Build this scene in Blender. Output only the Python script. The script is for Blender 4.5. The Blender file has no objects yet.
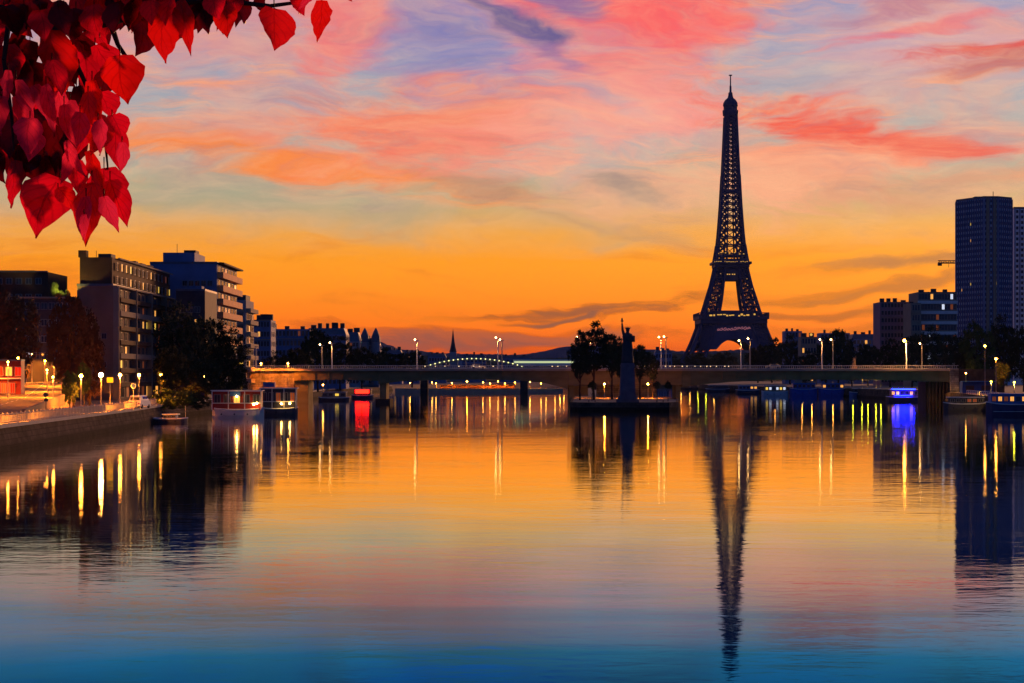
import bpy, math, random
from mathutils import Vector, Matrix
R = random.Random(11)
C = bpy.context.scene.collection
sc = bpy.context.scene
F = 2100.0; HZ = 376.0; CAMZ = 8.0          # focal length in px, horizon row, eye height over the water

# ------------------------------------------------------------------ camera
cd = bpy.data.cameras.new('camera'); cam = bpy.data.objects.new('camera', cd); C.objects.link(cam)
cam.location = (0, 0, CAMZ); cam.rotation_euler = (math.pi/2, 0, 0)
cd.sensor_width = 36; cd.lens = F/1024*36; cd.shift_y = (HZ-341.5)/1024
cd.clip_start = 0.1; cd.clip_end = 30000
sc.camera = cam
sc.render.engine = 'CYCLES'
sc.cycles.use_denoising = True
sc.cycles.max_bounces = 6; sc.cycles.diffuse_bounces = 2; sc.cycles.glossy_bounces = 3
sc.cycles.transmission_bounces = 3; sc.cycles.transparent_max_bounces = 6
sc.cycles.sample_clamp_indirect = 6
sc.view_settings.view_transform = 'Standard'; sc.view_settings.look = 'None'
sc.view_settings.exposure = 0; sc.view_settings.gamma = 1

def lin(h):
    h = h.lstrip('#')
    return tuple(((c/12.92) if c <= .04045 else ((c+.055)/1.055)**2.4) for c in (int(h[i:i+2], 16)/255 for i in (0, 2, 4)))

# ------------------------------------------------------------------ world
world = bpy.data.worlds.new('World'); sc.world = world; world.use_nodes = True
nt = world.node_tree; nt.nodes.clear()
class S:                                    # tiny node-math wrapper
    def __init__(s, k): s.k = k
def _m(op, *a, clamp=False):
    n = nt.nodes.new('ShaderNodeMath'); n.operation = op; n.use_clamp = clamp
    for i, x in enumerate(a):
        if isinstance(x, S): nt.links.new(x.k, n.inputs[i])
        else: n.inputs[i].default_value = x
    return S(n.outputs[0])
S.__add__ = lambda a, b: _m('ADD', a, b); S.__radd__ = lambda a, b: _m('ADD', a, b)
S.__sub__ = lambda a, b: _m('SUBTRACT', a, b); S.__rsub__ = lambda a, b: _m('SUBTRACT', b, a)
S.__mul__ = lambda a, b: _m('MULTIPLY', a, b); S.__rmul__ = lambda a, b: _m('MULTIPLY', a, b)
S.__truediv__ = lambda a, b: _m('DIVIDE', a, b)
def clamp01(a): return _m('ADD', a, 0.0, clamp=True)
def sstep(a, lo, hi):
    n = nt.nodes.new('ShaderNodeMapRange'); n.interpolation_type = 'SMOOTHSTEP'
    nt.links.new(a.k, n.inputs[0]); n.inputs[1].default_value = lo; n.inputs[2].default_value = hi
    return S(n.outputs[0])
def noise(u, v, su, sv, detail=5, rough=.55, dist=0., off=0.):
    cb = nt.nodes.new('ShaderNodeCombineXYZ')
    nt.links.new((u*(1/su)).k, cb.inputs[0]); nt.links.new((v*(1/sv)).k, cb.inputs[1]); cb.inputs[2].default_value = off
    n = nt.nodes.new('ShaderNodeTexNoise'); nt.links.new(cb.outputs[0], n.inputs['Vector'])
    n.inputs['Scale'].default_value = 1; n.inputs['Detail'].default_value = detail
    n.inputs['Roughness'].default_value = rough; n.inputs['Distortion'].default_value = dist
    return S(n.outputs[0])
tc = nt.nodes.new('ShaderNodeTexCoord'); sx = nt.nodes.new('ShaderNodeSeparateXYZ')
nt.links.new(tc.outputs['Generated'], sx.inputs[0])
dx, dy, dz = S(sx.outputs[0]), S(sx.outputs[1]), S(sx.outputs[2])
hyp = _m('MAXIMUM', _m('SQRT', dx*dx+dy*dy), .02)
U = _m('ARCTAN2', dx, dy)*F                 # azimuth from the river axis, in units of 1/2100 rad
V = _m('MINIMUM', _m('MAXIMUM', dz/hyp, -.2)*F, 6000.)   # elevation, same units
w1 = noise(U, V, 260, 90, 4, .55, off=3.1)-.5
w2 = noise(U, V, 260, 90, 4, .55, off=7.7)-.5
Uw = U+w1*240; Vw = V+w2*90
fine = noise(Uw, Vw, 110, 30, 9, .66, .35, off=1.)
wisp = noise(Uw, Vw, 190, 26, 9, .66, .4, off=12.)
soft = noise(Uw, Vw, 170, 60, 6, .55, .4, off=21.)
VMAX = 1600.
ramp = nt.nodes.new('ShaderNodeValToRGB'); nt.links.new((V*(1/VMAX)).k, ramp.inputs[0])
stops = [(0, '#6c4458'), (12, '#9c4c4c'), (28, '#de5626'), (50, '#f87614'), (80, '#fd8c16'), (110, '#fb9c30'), (145, '#eaa656'),
         (178, '#b9a781'), (215, '#a2a59c'), (265, '#9fa4ac'), (330, '#9a9ab4'), (400, '#7f88b8'), (500, '#4e78b4'), (760, '#23477c'), (1600, '#132a52')]
el = ramp.color_ramp.elements
while len(el) < len(stops): el.new(.5)
for e, (v, h) in zip(el, stops): e.position = v/VMAX; e.color = (*lin(h), 1)
col = ramp.outputs[0]
def mixc(base, fac, h):
    n = nt.nodes.new('ShaderNodeMix'); n.data_type = 'RGBA'
    nt.links.new(fac.k, n.inputs[0]); nt.links.new(base, n.inputs[6]); n.inputs[7].default_value = (*lin(h), 1)
    return n.outputs[2]
def blob(px, py, su, sv, ang=0., u=None, v=None):
    u = (u or Uw)-(px-512.); v = (v or Vw)-(HZ-py)
    c, s = math.cos(math.radians(ang)), math.sin(math.radians(ang))
    a = (u*c+v*s)*(1/su); b = (v*c-u*s)*(1/sv)
    return _m('EXPONENT', (a*a+b*b)*-1.)
above = sstep(V, 130, 240)
fade = 1.-sstep(V, 430, 620)
# broad salmon veil over the upper frame
m = clamp01(sstep(soft, .38, .62)*above*.6)*fade
col = mixc(col, m, '#ea9284')
m = clamp01(sstep(wisp, .47, .68)*above*.8)*fade
col = mixc(col, m, '#f3a07c')
def cloud(px, py, su, sv, ang, h, k=1., tex=None, lo=.08, hi=.95, nk=1.5):
    global col
    g = blob(px, py, su, sv, ang)
    m = clamp01(sstep(g+((tex or fine)-.5)*nk*1.4, lo, hi)*k*sstep(g, .02, .3))
    col = mixc(col, m, h)
# cool openings
cloud(470, 45, 120, 50, -12, '#7f7cb4', .9, soft)
cloud(340, 110, 90, 40, 0, '#a99aa8', .55, soft)
cloud(860, 40, 120, 45, 10, '#c5a0ae', .6, soft)
cloud(600, 150, 130, 40, 10, '#a6a6b0', .6, soft)
cloud(650, 90, 60, 30, 10, '#b0a4b4', .6, soft)
cloud(800, 80, 120, 20, -6, '#a9a2b0', .6, soft)
cloud(990, 150, 60, 40, 0, '#b08a96', .6)
cloud(260, 205, 300, 26, -5, '#9aa08e', .6, soft)
# orange ribbon from the left
cloud(170, 150, 120, 13, -4, '#f0824a', .95, wisp)
cloud(300, 178, 190, 13, -8, '#f58a48', .95, wisp)
cloud(250, 140, 150, 22, -4, '#e79a86', .6)
cloud(480, 200, 90, 12, -10, '#b78770', .7)
# pink and coral masses
cloud(430, 135, 170, 46, 6, '#f28468', .9)
cloud(455, 155, 90, 20, 4, '#f06a5c', .7)
cloud(350, 30, 60, 45, 30, '#f07c78', .8)
cloud(655, 20, 130, 50, 8, '#f2646c', 1., soft)
cloud(600, 75, 130, 34, -20, '#f08a86', .8)
cloud(570, 130, 150, 34, 12, '#f2a59a', .7)
cloud(860, 130, 150, 26, -12, '#ea5450', 1., fine, nk=2.)
cloud(930, 150, 110, 22, -8, '#e04c50', .85, wisp)
cloud(830, 175, 130, 34, 5, '#f09a80', .8)
cloud(690, 190, 150, 30, 0, '#f4b090', .55)
cloud(960, 50, 120, 10, 5, '#d02c4c', 1., fine, nk=1.9)
cloud(900, 30, 100, 6, 8, '#e06078', .8, wisp)
cloud(1010, 60, 90, 16, 4, '#a8425e', .7, wisp)
cloud(900, 12, 80, 10, 8, '#a85a80', .6)
cloud(940, 195, 130, 18, 4, '#c98f78', .6)
# blue violet tufts
cloud(512, 30, 42, 17, -18, '#50508f', .95)
cloud(545, 60, 60, 8, -24, '#8a6aa0', .7)
cloud(560, 12, 36, 12, -30, '#5f5f9e', .8)
cloud(430, 30, 40, 14, 0, '#7d78ac', .6)
# grey tufts in the middle
cloud(620, 190, 46, 13, -6, '#8f8280', .75)
cloud(655, 232, 60, 9, -6, '#b98f70', .5)
# low dark purple wisps over the orange
low = sstep(wisp, .5, .72)*sstep(V, 25, 60)*(1.-sstep(V, 120, 170))*.45
col = mixc(col, clamp01(low), '#d8762c')
cloud(610, 299, 105, 7, 3, '#8a4c40', .9, wisp, nk=2.2)
cloud(650, 306, 80, 7, 6, '#99523e', .85, fine, nk=2.2)
cloud(555, 311, 44, 3, 6, '#7c4a48', .9)
cloud(900, 262, 90, 9, -2, '#a86a48', .85)
cloud(860, 290, 100, 7, 6, '#b0663c', .85)
cloud(820, 312, 90, 6, 2, '#a05438', .8)
cloud(520, 335, 220, 9, 0, '#94504c', .75)
cloud(420, 345, 200, 8, 0, '#7a4850', .7)
cloud(860, 325, 140, 7, 2, '#b25a34', .7)
hv = clamp01(sstep(noise(Uw+Vw*.6, Vw, 95, 20, 10, .7, .2, off=33.), .35, .75)*.34*sstep(V, 90, 200)*fade)
col = mixc(col, hv, '#f9c9a0')
hv = clamp01(sstep(noise(Uw-Vw*.5, Vw, 100, 22, 10, .72, .25, off=41.), .48, .8)*.4*sstep(V, 60, 200)*fade)
col = mixc(col, hv, '#8f7488')
ahead = sstep(dy/hyp, -.3, .93)               # the glow is ahead; the sky behind the viewer is deep blue
col = mixc(col, 1.-ahead, '#3560ac')
west = ahead*.58+.48
hs = nt.nodes.new('ShaderNodeHueSaturation'); hs.inputs['Saturation'].default_value = 1.05; nt.links.new(col, hs.inputs['Color'])
gm = nt.nodes.new('ShaderNodeGamma'); gm.inputs[1].default_value = 1.07; nt.links.new(hs.outputs[0], gm.inputs[0]); col = gm.outputs[0]
bg = nt.nodes.new('ShaderNodeBackground'); nt.links.new(col, bg.inputs[0]); nt.links.new((west*1.).k, bg.inputs[1])
sky = nt.nodes.new('ShaderNodeTexSky'); sky.sky_type = 'NISHITA'; sky.sun_disc = False
SUN_AZ, SUN_EL = 23, 4.5
sky.sun_elevation = math.radians(SUN_EL); sky.sun_rotation = math.radians(SUN_AZ)
bg2 = nt.nodes.new('ShaderNodeBackground'); nt.links.new(sky.outputs[0], bg2.inputs[0]); bg2.inputs[1].default_value = .006
add = nt.nodes.new('ShaderNodeAddShader'); nt.links.new(bg.outputs[0], add.inputs[0]); nt.links.new(bg2.outputs[0], add.inputs[1])
wo = nt.nodes.new('ShaderNodeOutputWorld'); nt.links.new(add.outputs[0], wo.inputs[0])
world.cycles.sampling_method = 'MANUAL'; world.cycles.sample_map_resolution = 1024

# ------------------------------------------------------------------ sun: the last glow, low on the right beyond the frame
sl = bpy.data.lights.new('sun', 'SUN'); sl.energy = 3.0; sl.angle = math.radians(12); sl.color = (1, .42, .16)
so = bpy.data.objects.new('sun', sl); C.objects.link(so)
a, e = math.radians(SUN_AZ), math.radians(SUN_EL)
so.rotation_euler = Vector((math.sin(a)*math.cos(e), math.cos(a)*math.cos(e), math.sin(e))).to_track_quat('Z', 'Y').to_euler()

# ------------------------------------------------------------------ helpers
def P(px, py, Y): return Vector(((px-512)*Y/F, Y, CAMZ+(HZ-py)*Y/F))
def PX(px, Y): return (px-512)*Y/F
def PZ(py, Y): return CAMZ+(HZ-py)*Y/F

class MB:
    def __init__(s): s.v = []; s.f = []; s.mi = []; s.m = 0; s.uv = []; s.nuv = None; s.useuv = False
    def add(s, vs, fs):
        o = len(s.v); s.v += [tuple(v) for v in vs]; s.uv += (s.nuv or [(.5, .0)]*len(vs)); s.nuv = None; s.f += [tuple(i+o for i in f) for f in fs]; s.mi += [s.m]*len(fs); return s
    def box(s, c, d, rz=0, taper=1.):
        hx, hy, hz = d[0]/2, d[1]/2, d[2]/2; cz, sz = math.cos(rz), math.sin(rz); vs = []
        for z, t in ((-hz, 1.), (hz, taper)):
            for x, y in ((-hx, -hy), (hx, -hy), (hx, hy), (-hx, hy)):
                x, y = x*t, y*t; vs.append((c[0]+x*cz-y*sz, c[1]+x*sz+y*cz, c[2]+z))
        return s.add(vs, [(3, 2, 1, 0), (4, 5, 6, 7), (0, 1, 5, 4), (1, 2, 6, 5), (2, 3, 7, 6), (3, 0, 4, 7)])
    def prism(s, pts, z0, z1):
        n = len(pts)
        return s.add([(p[0], p[1], z0) for p in pts]+[(p[0], p[1], z1) for p in pts],
              [tuple(range(n-1, -1, -1)), tuple(range(n, 2*n))]+[(i, (i+1) % n, n+(i+1) % n, n+i) for i in range(n)])
    def tube(s, a, b, r0, r1=None, n=8, cap=True):
        a, b = Vector(a), Vector(b); r1 = r0 if r1 is None else r1
        d = (b-a).normalized(); u = d.orthogonal().normalized() if abs(d.z) < .99 else Vector((1, 0, 0)); u = (u-d*u.dot(d)).normalized(); w = d.cross(u)
        vs = []
        for p, r in ((a, r0), (b, r1)):
            for i in range(n):
                t = 2*math.pi*(i+.5)/n; vs.append(p+u*(math.cos(t)*r)+w*(math.sin(t)*r))
        fs = [(i, (i+1) % n, n+(i+1) % n, n+i) for i in range(n)]
        if cap: fs += [tuple(range(n-1, -1, -1)), tuple(range(n, 2*n))]
        return s.add(vs, fs)
    def beam(s, a, b, w): return s.tube(a, b, w*.7071, n=4)
    def path(s, pts, rs, n=8):
        for i in range(len(pts)-1): s.tube(pts[i], pts[i+1], rs[i], rs[i+1], n)
        return s
    def lathe(s, prof, c=(0, 0, 0), n=16, sx=1., sy=1., fold=0., nf=9):
        vs = []
        for z, r in prof:
            for i in range(n):
                t = 2*math.pi*i/n; k = 1+fold*math.sin(nf*t+z*.4)
                vs.append((c[0]+math.cos(t)*r*sx*k, c[1]+math.sin(t)*r*sy*k, c[2]+z))
        m = len(prof)
        fs = [(j*n+i, j*n+(i+1) % n, (j+1)*n+(i+1) % n, (j+1)*n+i) for j in range(m-1) for i in range(n)]
        fs += [tuple(range(n-1, -1, -1)), tuple((m-1)*n+i for i in range(n))]
        return s.add(vs, fs)
    def ball(s, c, r, n=10, sz=1.):
        k = max(4, n//2)
        return s.lathe([(-math.cos(math.pi*(j+.02)/(k+.04))*r*sz, max(.02*r, math.sin(math.pi*j/k)*r)) for j in range(k+1)], c, n)
    def mesh(s, name, mats):
        me = bpy.data.meshes.new(name); me.from_pydata(s.v, [], s.f)
        for m in (mats if isinstance(mats, (list, tuple)) else [mats]): me.materials.append(m)
        if any(s.mi): me.polygons.foreach_set('material_index', s.mi)
        if s.useuv:
            lay = me.uv_layers.new(name='uv')
            for lp_ in me.loops: lay.data[lp_.index].uv = s.uv[lp_.vertex_index]
        me.update(); return me
    def build(s, name, mats, parent=None, loc=(0, 0, 0), rz=0, smooth=False):
        me = s.mesh(name, mats)
        if smooth: me.polygons.foreach_set('use_smooth', [True]*len(me.polygons))
        return link(name, me, parent, loc, rz)

def link(name, me, parent=None, loc=(0, 0, 0), rz=0, scale=None):
    o = bpy.data.objects.new(name, me); C.objects.link(o); o.location = loc; o.rotation_euler = (0, 0, rz)
    if scale: o.scale = scale
    if parent: o.parent = parent
    return o
def tag(o, label, cat, group=None):
    o['label'] = label; o['category'] = cat
    if group: o['group'] = group
    return o
def thing(name, label, cat, loc=(0, 0, 0), rz=0, group=None, scale=None):
    return tag(link(name, None, None, loc, rz, scale), label, cat, group)
def struct(o): o['kind'] = 'structure'; return o
KIDS = {}
def copy_tree(o, loc, rz, label, scale=None, group=None):
    c = o.copy(); C.objects.link(c); c.location = loc; c.rotation_euler = (0, 0, rz); c['label'] = label
    if scale: c.scale = scale
    if group: c['group'] = group
    for ch in [x for x in C.objects if x.parent == o]:
        d = ch.copy(); C.objects.link(d); d.parent = c
        for g in [x for x in C.objects if x.parent == ch]:
            h = g.copy(); C.objects.link(h); h.parent = d
    return c

def mat(name, col, rough=.8, var=.25, scale=.6, metal=0., emit=None, es=1., spec=.08, stretch=None):
    m = bpy.data.materials.new(name); m.use_nodes = True; t = m.node_tree; b = t.nodes['Principled BSDF']
    b.inputs['Roughness'].default_value = rough; b.inputs['Metallic'].default_value = metal
    b.inputs['Specular IOR Level'].default_value = spec
    if emit:
        b.inputs['Base Color'].default_value = (*col, 1)
        b.inputs['Emission Color'].default_value = (*emit, 1); b.inputs['Emission Strength'].default_value = es
        return m
    n = t.nodes.new('ShaderNodeTexNoise'); n.inputs['Scale'].default_value = scale; n.inputs['Detail'].default_value = 6
    g = t.nodes.new('ShaderNodeTexCoord'); src = g.outputs['Object']
    if stretch:
        mp = t.nodes.new('ShaderNodeMapping'); mp.inputs['Scale'].default_value = stretch; t.links.new(src, mp.inputs[0]); src = mp.outputs[0]
    t.links.new(src, n.inputs['Vector'])
    mx = t.nodes.new('ShaderNodeMix'); mx.data_type = 'RGBA'
    mx.inputs[6].default_value = (*[max(0, c*(1-var*1.6)) for c in col], 1); mx.inputs[7].default_value = (*[min(1, c*(1+var*1.6)) for c in col], 1)
    t.links.new(n.outputs[0], mx.inputs[0]); t.links.new(mx.outputs[2], b.inputs['Base Color'])
    return m

M = {}
M['stone'] = mat('quay_stone', (.06, .042, .036), .95, .5, .8, spec=.04)
M['pale'] = mat('pale_render', (.30, .24, .18), .8, .2, .2)
M['beige'] = mat('beige_render', (.24, .16, .11), .8, .2, .2)
M['brown'] = mat('brown_cladding', (.09, .05, .035), .8, .3, .4)
M['grey'] = mat('grey_concrete', (.25, .26, .3), .8, .25, .3)
M['navy'] = mat('blue_grey_cladding', (.12, .17, .32), .7, .25, .3)
M['dark'] = mat('dark_slate', (.05, .05, .065), .7, .3, .5)
M['zinc'] = mat('zinc_roof', (.12, .13, .17), .5, .25, .6)
M['white'] = mat('white_paint', (.7, .68, .64), .5, .12, 1.)
M['balc'] = mat('orange_balcony_panel', (.68, .24, .10), .7, .15, .5)
M['frame'] = mat('window_frame', (.2, .2, .22), .5, .1, 2.)
M['glass'] = mat('window_glass', (.02, .025, .04), .12, .1, 1., spec=.6)
M['asphalt'] = mat('asphalt', (.16, .13, .10), .85, .3, .8)
M['paving'] = mat('quay_paving', (.26, .2, .15), .85, .3, .7)
M['kerb'] = mat('kerb_stone', (.4, .36, .3), .8, .2, 1.)
M['land'] = mat('earth_and_grass', (.05, .055, .03), .95, .4, .05)
M['iron'] = mat('puddled_iron', (.042, .062, .15), .6, .2, .1)
M['steel'] = mat('painted_steel', (.36, .34, .28), .5, .2, 1.)
M['bridge'] = mat('bridge_girder', (.24, .18, .08), .9, .35, .15, stretch=(1, 1, 3))
M['bridge_pale'] = mat('bridge_concrete', (.38, .31, .23), .8, .25, .3)
M['bronze'] = mat('dark_bronze', (.04, .05, .06), .6, .3, .5)
M['granite'] = mat('violet_granite', (.13, .11, .14), .8, .3, .6)
M['bark'] = mat('bark', (.06, .04, .03), .9, .4, 2.)
M['leaf_dark'] = mat('dark_foliage', (.035, .045, .02), .85, .5, .4)
M['leaf_green'] = mat('green_foliage', (.06, .09, .025), .85, .5, .4)
M['leaf_autumn'] = mat('rusty_foliage', (.07, .035, .02), .85, .5, .4)
M['hullwhite'] = mat('white_hull', (.5, .48, .46), .45, .2, .6)
M['hulldark'] = mat('dark_hull', (.05, .05, .07), .4, .2, .6)
M['hullblue'] = mat('blue_hull', (.03, .09, .36), .4, .25, .6)
M['blueroof'] = mat('blue_roof', (.05, .25, .6), .5, .2, .6)
M['redpaint'] = mat('dark_red_paint', (.25, .03, .025), .5, .2, .6)
M['tarp'] = mat('blue_tarp', (.03, .08, .3), .6, .2, 1.)
M['rubber'] = mat('rubber', (.02, .02, .02), .8, .1, 2.)
def em(name, h, s): return mat(name, lin(h), .5, emit=lin(h), es=s)
M['e_warm'] = em('window_warm', '#ffb050', 1.1)
M['e_yel'] = em('window_yellow', '#ffd050', 1.1)
M['e_dim'] = em('window_dim', '#c06030', .25)
M['e_white'] = em('window_white', '#e8f0ff', .9)
M['e_sodium'] = mat('sodium_bulb', (1, .3, .03), .5, emit=(1, .3, .03), es=130)
M['e_sodium_big'] = mat('sodium_bulb_strong', (1, .36, .06), .5, emit=(1, .36, .06), es=450)
M['e_bridge'] = em('bridge_bulb', '#ffbe70', 34)
M['e_quay'] = mat('quay_bulb', (1, .38, .05), .5, emit=(1, .38, .05), es=60)
M['e_green'] = mat('greenish_bulb', (.8, .8, .03), .5, emit=(.8, .8, .03), es=45)
M['e_red'] = em('red_light', '#ff1408', 14)
M['e_redwall'] = em('red_glow_panel', '#e02814', .55)
M['e_blue'] = em('blue_neon', '#0a18ff', 70)
M['e_gold'] = em('gold_light', '#f0b450', .9)
M['e_pink'] = em('pink_letters', '#d08088', .45)
M['e_boat'] = em('boat_bulb', '#ffc060', 60)

def ashlar(name, col):
    m = bpy.data.materials.new(name); m.use_nodes = True; t = m.node_tree; b = t.nodes['Principled BSDF']; b.inputs['Roughness'].default_value = .95; b.inputs['Specular IOR Level'].default_value = .05
    g = t.nodes.new('ShaderNodeTexCoord'); sp = t.nodes.new('ShaderNodeSeparateXYZ'); cb = t.nodes.new('ShaderNodeCombineXYZ'); t.links.new(g.outputs['Object'], sp.inputs[0])
    su = t.nodes.new('ShaderNodeMath'); su.operation = 'ADD'; t.links.new(sp.outputs[0], su.inputs[0]); t.links.new(sp.outputs[1], su.inputs[1]); t.links.new(su.outputs[0], cb.inputs[0]); t.links.new(sp.outputs[2], cb.inputs[1])
    br = t.nodes.new('ShaderNodeTexBrick'); t.links.new(cb.outputs[0], br.inputs['Vector']); br.inputs['Scale'].default_value = 1; br.inputs['Brick Width'].default_value = 1.9; br.inputs['Row Height'].default_value = .62; br.inputs['Mortar Size'].default_value = .035
    br.inputs['Color1'].default_value = (*col, 1); br.inputs['Color2'].default_value = (*[c*.6 for c in col], 1); br.inputs['Mortar'].default_value = (*[c*.3 for c in col], 1)
    n = t.nodes.new('ShaderNodeTexNoise'); n.inputs['Scale'].default_value = .35; n.inputs['Detail'].default_value = 8; n.inputs['Roughness'].default_value = .65; t.links.new(g.outputs['Object'], n.inputs['Vector'])
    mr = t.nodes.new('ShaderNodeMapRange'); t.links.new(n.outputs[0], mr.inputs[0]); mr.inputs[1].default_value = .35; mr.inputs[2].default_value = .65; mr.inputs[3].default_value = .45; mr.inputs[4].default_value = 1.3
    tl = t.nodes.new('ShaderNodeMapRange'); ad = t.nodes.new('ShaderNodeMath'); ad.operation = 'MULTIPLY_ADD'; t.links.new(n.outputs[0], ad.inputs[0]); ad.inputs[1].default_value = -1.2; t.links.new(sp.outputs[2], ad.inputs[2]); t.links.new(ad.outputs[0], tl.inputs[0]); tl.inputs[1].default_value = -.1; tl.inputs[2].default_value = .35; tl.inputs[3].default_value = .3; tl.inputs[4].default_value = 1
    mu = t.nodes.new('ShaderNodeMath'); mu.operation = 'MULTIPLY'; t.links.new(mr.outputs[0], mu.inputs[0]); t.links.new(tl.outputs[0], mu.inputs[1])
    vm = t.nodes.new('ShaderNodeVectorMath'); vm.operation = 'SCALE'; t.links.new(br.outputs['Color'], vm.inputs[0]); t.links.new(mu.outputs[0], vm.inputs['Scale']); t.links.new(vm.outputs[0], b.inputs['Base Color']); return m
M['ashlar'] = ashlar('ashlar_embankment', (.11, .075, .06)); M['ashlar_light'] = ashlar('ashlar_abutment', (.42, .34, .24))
# ------------------------------------------------------------------ water
wm = bpy.data.materials.new('river_water'); wm.use_nodes = True; t = wm.node_tree; t.nodes.clear()
o_ = t.nodes.new('ShaderNodeOutputMaterial'); g = t.nodes.new('ShaderNodeTexCoord')
def wnoise(sc3, detail, rough=.5, dist=0.):
    mp = t.nodes.new('ShaderNodeMapping'); mp.inputs['Scale'].default_value = sc3; t.links.new(g.outputs['Object'], mp.inputs[0])
    n = t.nodes.new('ShaderNodeTexNoise'); n.inputs['Scale'].default_value = 1; n.inputs['Detail'].default_value = detail
    n.inputs['Roughness'].default_value = rough; n.inputs['Distortion'].default_value = dist
    t.links.new(mp.outputs[0], n.inputs['Vector']); return n
n1 = wnoise((.55, .8, 1), 3, .55, .3); n2 = wnoise((.12, .16, 1), 2)
patch = wnoise((.012, .02, 1), 3, .6)
ad = t.nodes.new('ShaderNodeMath'); ad.operation = 'MULTIPLY_ADD'; t.links.new(n2.outputs[0], ad.inputs[0]); ad.inputs[1].default_value = 1.6; t.links.new(n1.outputs[0], ad.inputs[2])
bp = t.nodes.new('ShaderNodeBump'); bp.inputs['Distance'].default_value = .015; t.links.new(ad.outputs[0], bp.inputs['Height'])
mr = t.nodes.new('ShaderNodeMapRange'); t.links.new(patch.outputs[0], mr.inputs[0]); mr.inputs[1].default_value = .38; mr.inputs[2].default_value = .62
mr.inputs[3].default_value = .35; mr.inputs[4].default_value = 1.
t.links.new(mr.outputs[0], bp.inputs['Strength'])
gl = t.nodes.new('ShaderNodeBsdfGlossy'); gl.distribution = 'BECKMANN'
pr_ = wnoise((.03, .11, 1), 4, .6, .6); rr2 = t.nodes.new('ShaderNodeMapRange'); t.links.new(pr_.outputs[0], rr2.inputs[0]); rr2.inputs[1].default_value = .4; rr2.inputs[2].default_value = .62; rr2.inputs[3].default_value = .038; rr2.inputs[4].default_value = .075
t.links.new(rr2.outputs[0], gl.inputs['Roughness']);  t.links.new(bp.outputs[0], gl.inputs['Normal'])
df = t.nodes.new('ShaderNodeBsdfDiffuse'); df.inputs['Color'].default_value = (.002, .10, .22, 1)
lw = t.nodes.new('ShaderNodeLayerWeight'); lw.inputs['Blend'].default_value = .5       # Facing at .5: 1 - cos(angle)
fr = t.nodes.new('ShaderNodeValToRGB'); t.links.new(lw.outputs['Facing'], fr.inputs[0])
E = fr.color_ramp.elements; pts = [(0, .05), (.80, .35), (.855, .7), (.878, .82), (.90, .9), (.935, .97), (.97, 1), (1, 1)]
while len(E) < len(pts): E.new(.5)
for e_, (p_, v_) in zip(E, pts): e_.position = p_; e_.color = (v_, v_, v_, 1)
ft = t.nodes.new('ShaderNodeValToRGB'); wp = wnoise((.02, .035, 1), 5, .62, 1.2); wv = t.nodes.new('ShaderNodeMath'); wv.operation = 'MULTIPLY_ADD'; t.links.new(wp.outputs[0], wv.inputs[0]); wv.inputs[1].default_value = .036; wv.inputs[2].default_value = -.02
wf = t.nodes.new('ShaderNodeMath'); wf.operation = 'ADD'; t.links.new(wv.outputs[0], wf.inputs[0]); t.links.new(lw.outputs['Facing'], wf.inputs[1]); t.links.new(wf.outputs[0], ft.inputs[0])      # blue is put into the reflection colour at steeper views
E = ft.color_ramp.elements; pts = [(0, (.01, .2, .5)), (.852, (.012, .26, .62)), (.868, (.03, .38, .82)), (.884, (.22, .47, .78)), (.903, (.55, .6, .74)), (.922, (.72, .84, .88)), (.945, (1, .98, .93)), (1, (1, 1, 1))]
while len(E) < len(pts): E.new(.5)
for e_, (p_, v_) in zip(E, pts): e_.position = p_; e_.color = (*v_, 1)
t.links.new(ft.outputs[0], gl.inputs['Color'])
mx = t.nodes.new('ShaderNodeMixShader'); t.links.new(fr.outputs[0], mx.inputs[0]); t.links.new(df.outputs[0], mx.inputs[1]); t.links.new(gl.outputs[0], mx.inputs[2])
t.links.new(mx.outputs[0], o_.inputs[0])
struct(MB().add([(-5200, -200, 0), (5200, -200, 0), (5200, 5190, 0), (-5200, 5190, 0)], [(0, 1, 2, 3)]).build('water', wm))

# ------------------------------------------------------------------ banks
LB = [(-46, -60), (-50, 150), (-54, 221), (-59.5, 330), (-66, 410), (-66, 620), (-75, 900), (-66, 1150), (-20, 1500), (60, 1900)]
def bank_x(Y):
    for (x0, y0), (x1, y1) in zip(LB, LB[1:]):
        if y0 <= Y <= y1: return x0+(x1-x0)*(Y-y0)/(y1-y0)
    return LB[-1][0]
def on_bank(px, off):                                   # the spot on the left bank, off metres inland, seen at column px
    Y = 200.
    while Y < 1500 and PX(px, Y) > bank_x(Y)-off: Y += .5
    return Vector((PX(px, Y), Y, 2.8))
QZ = 2.8
m_ = MB(); m_.prism(LB[::-1][0:0]+[(-5200, -60)]+LB+[(60, 1905), (-5200, 1905)], -3, QZ-.02)
struct(m_.build('left_bank_ground', [M['paving']]))
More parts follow.
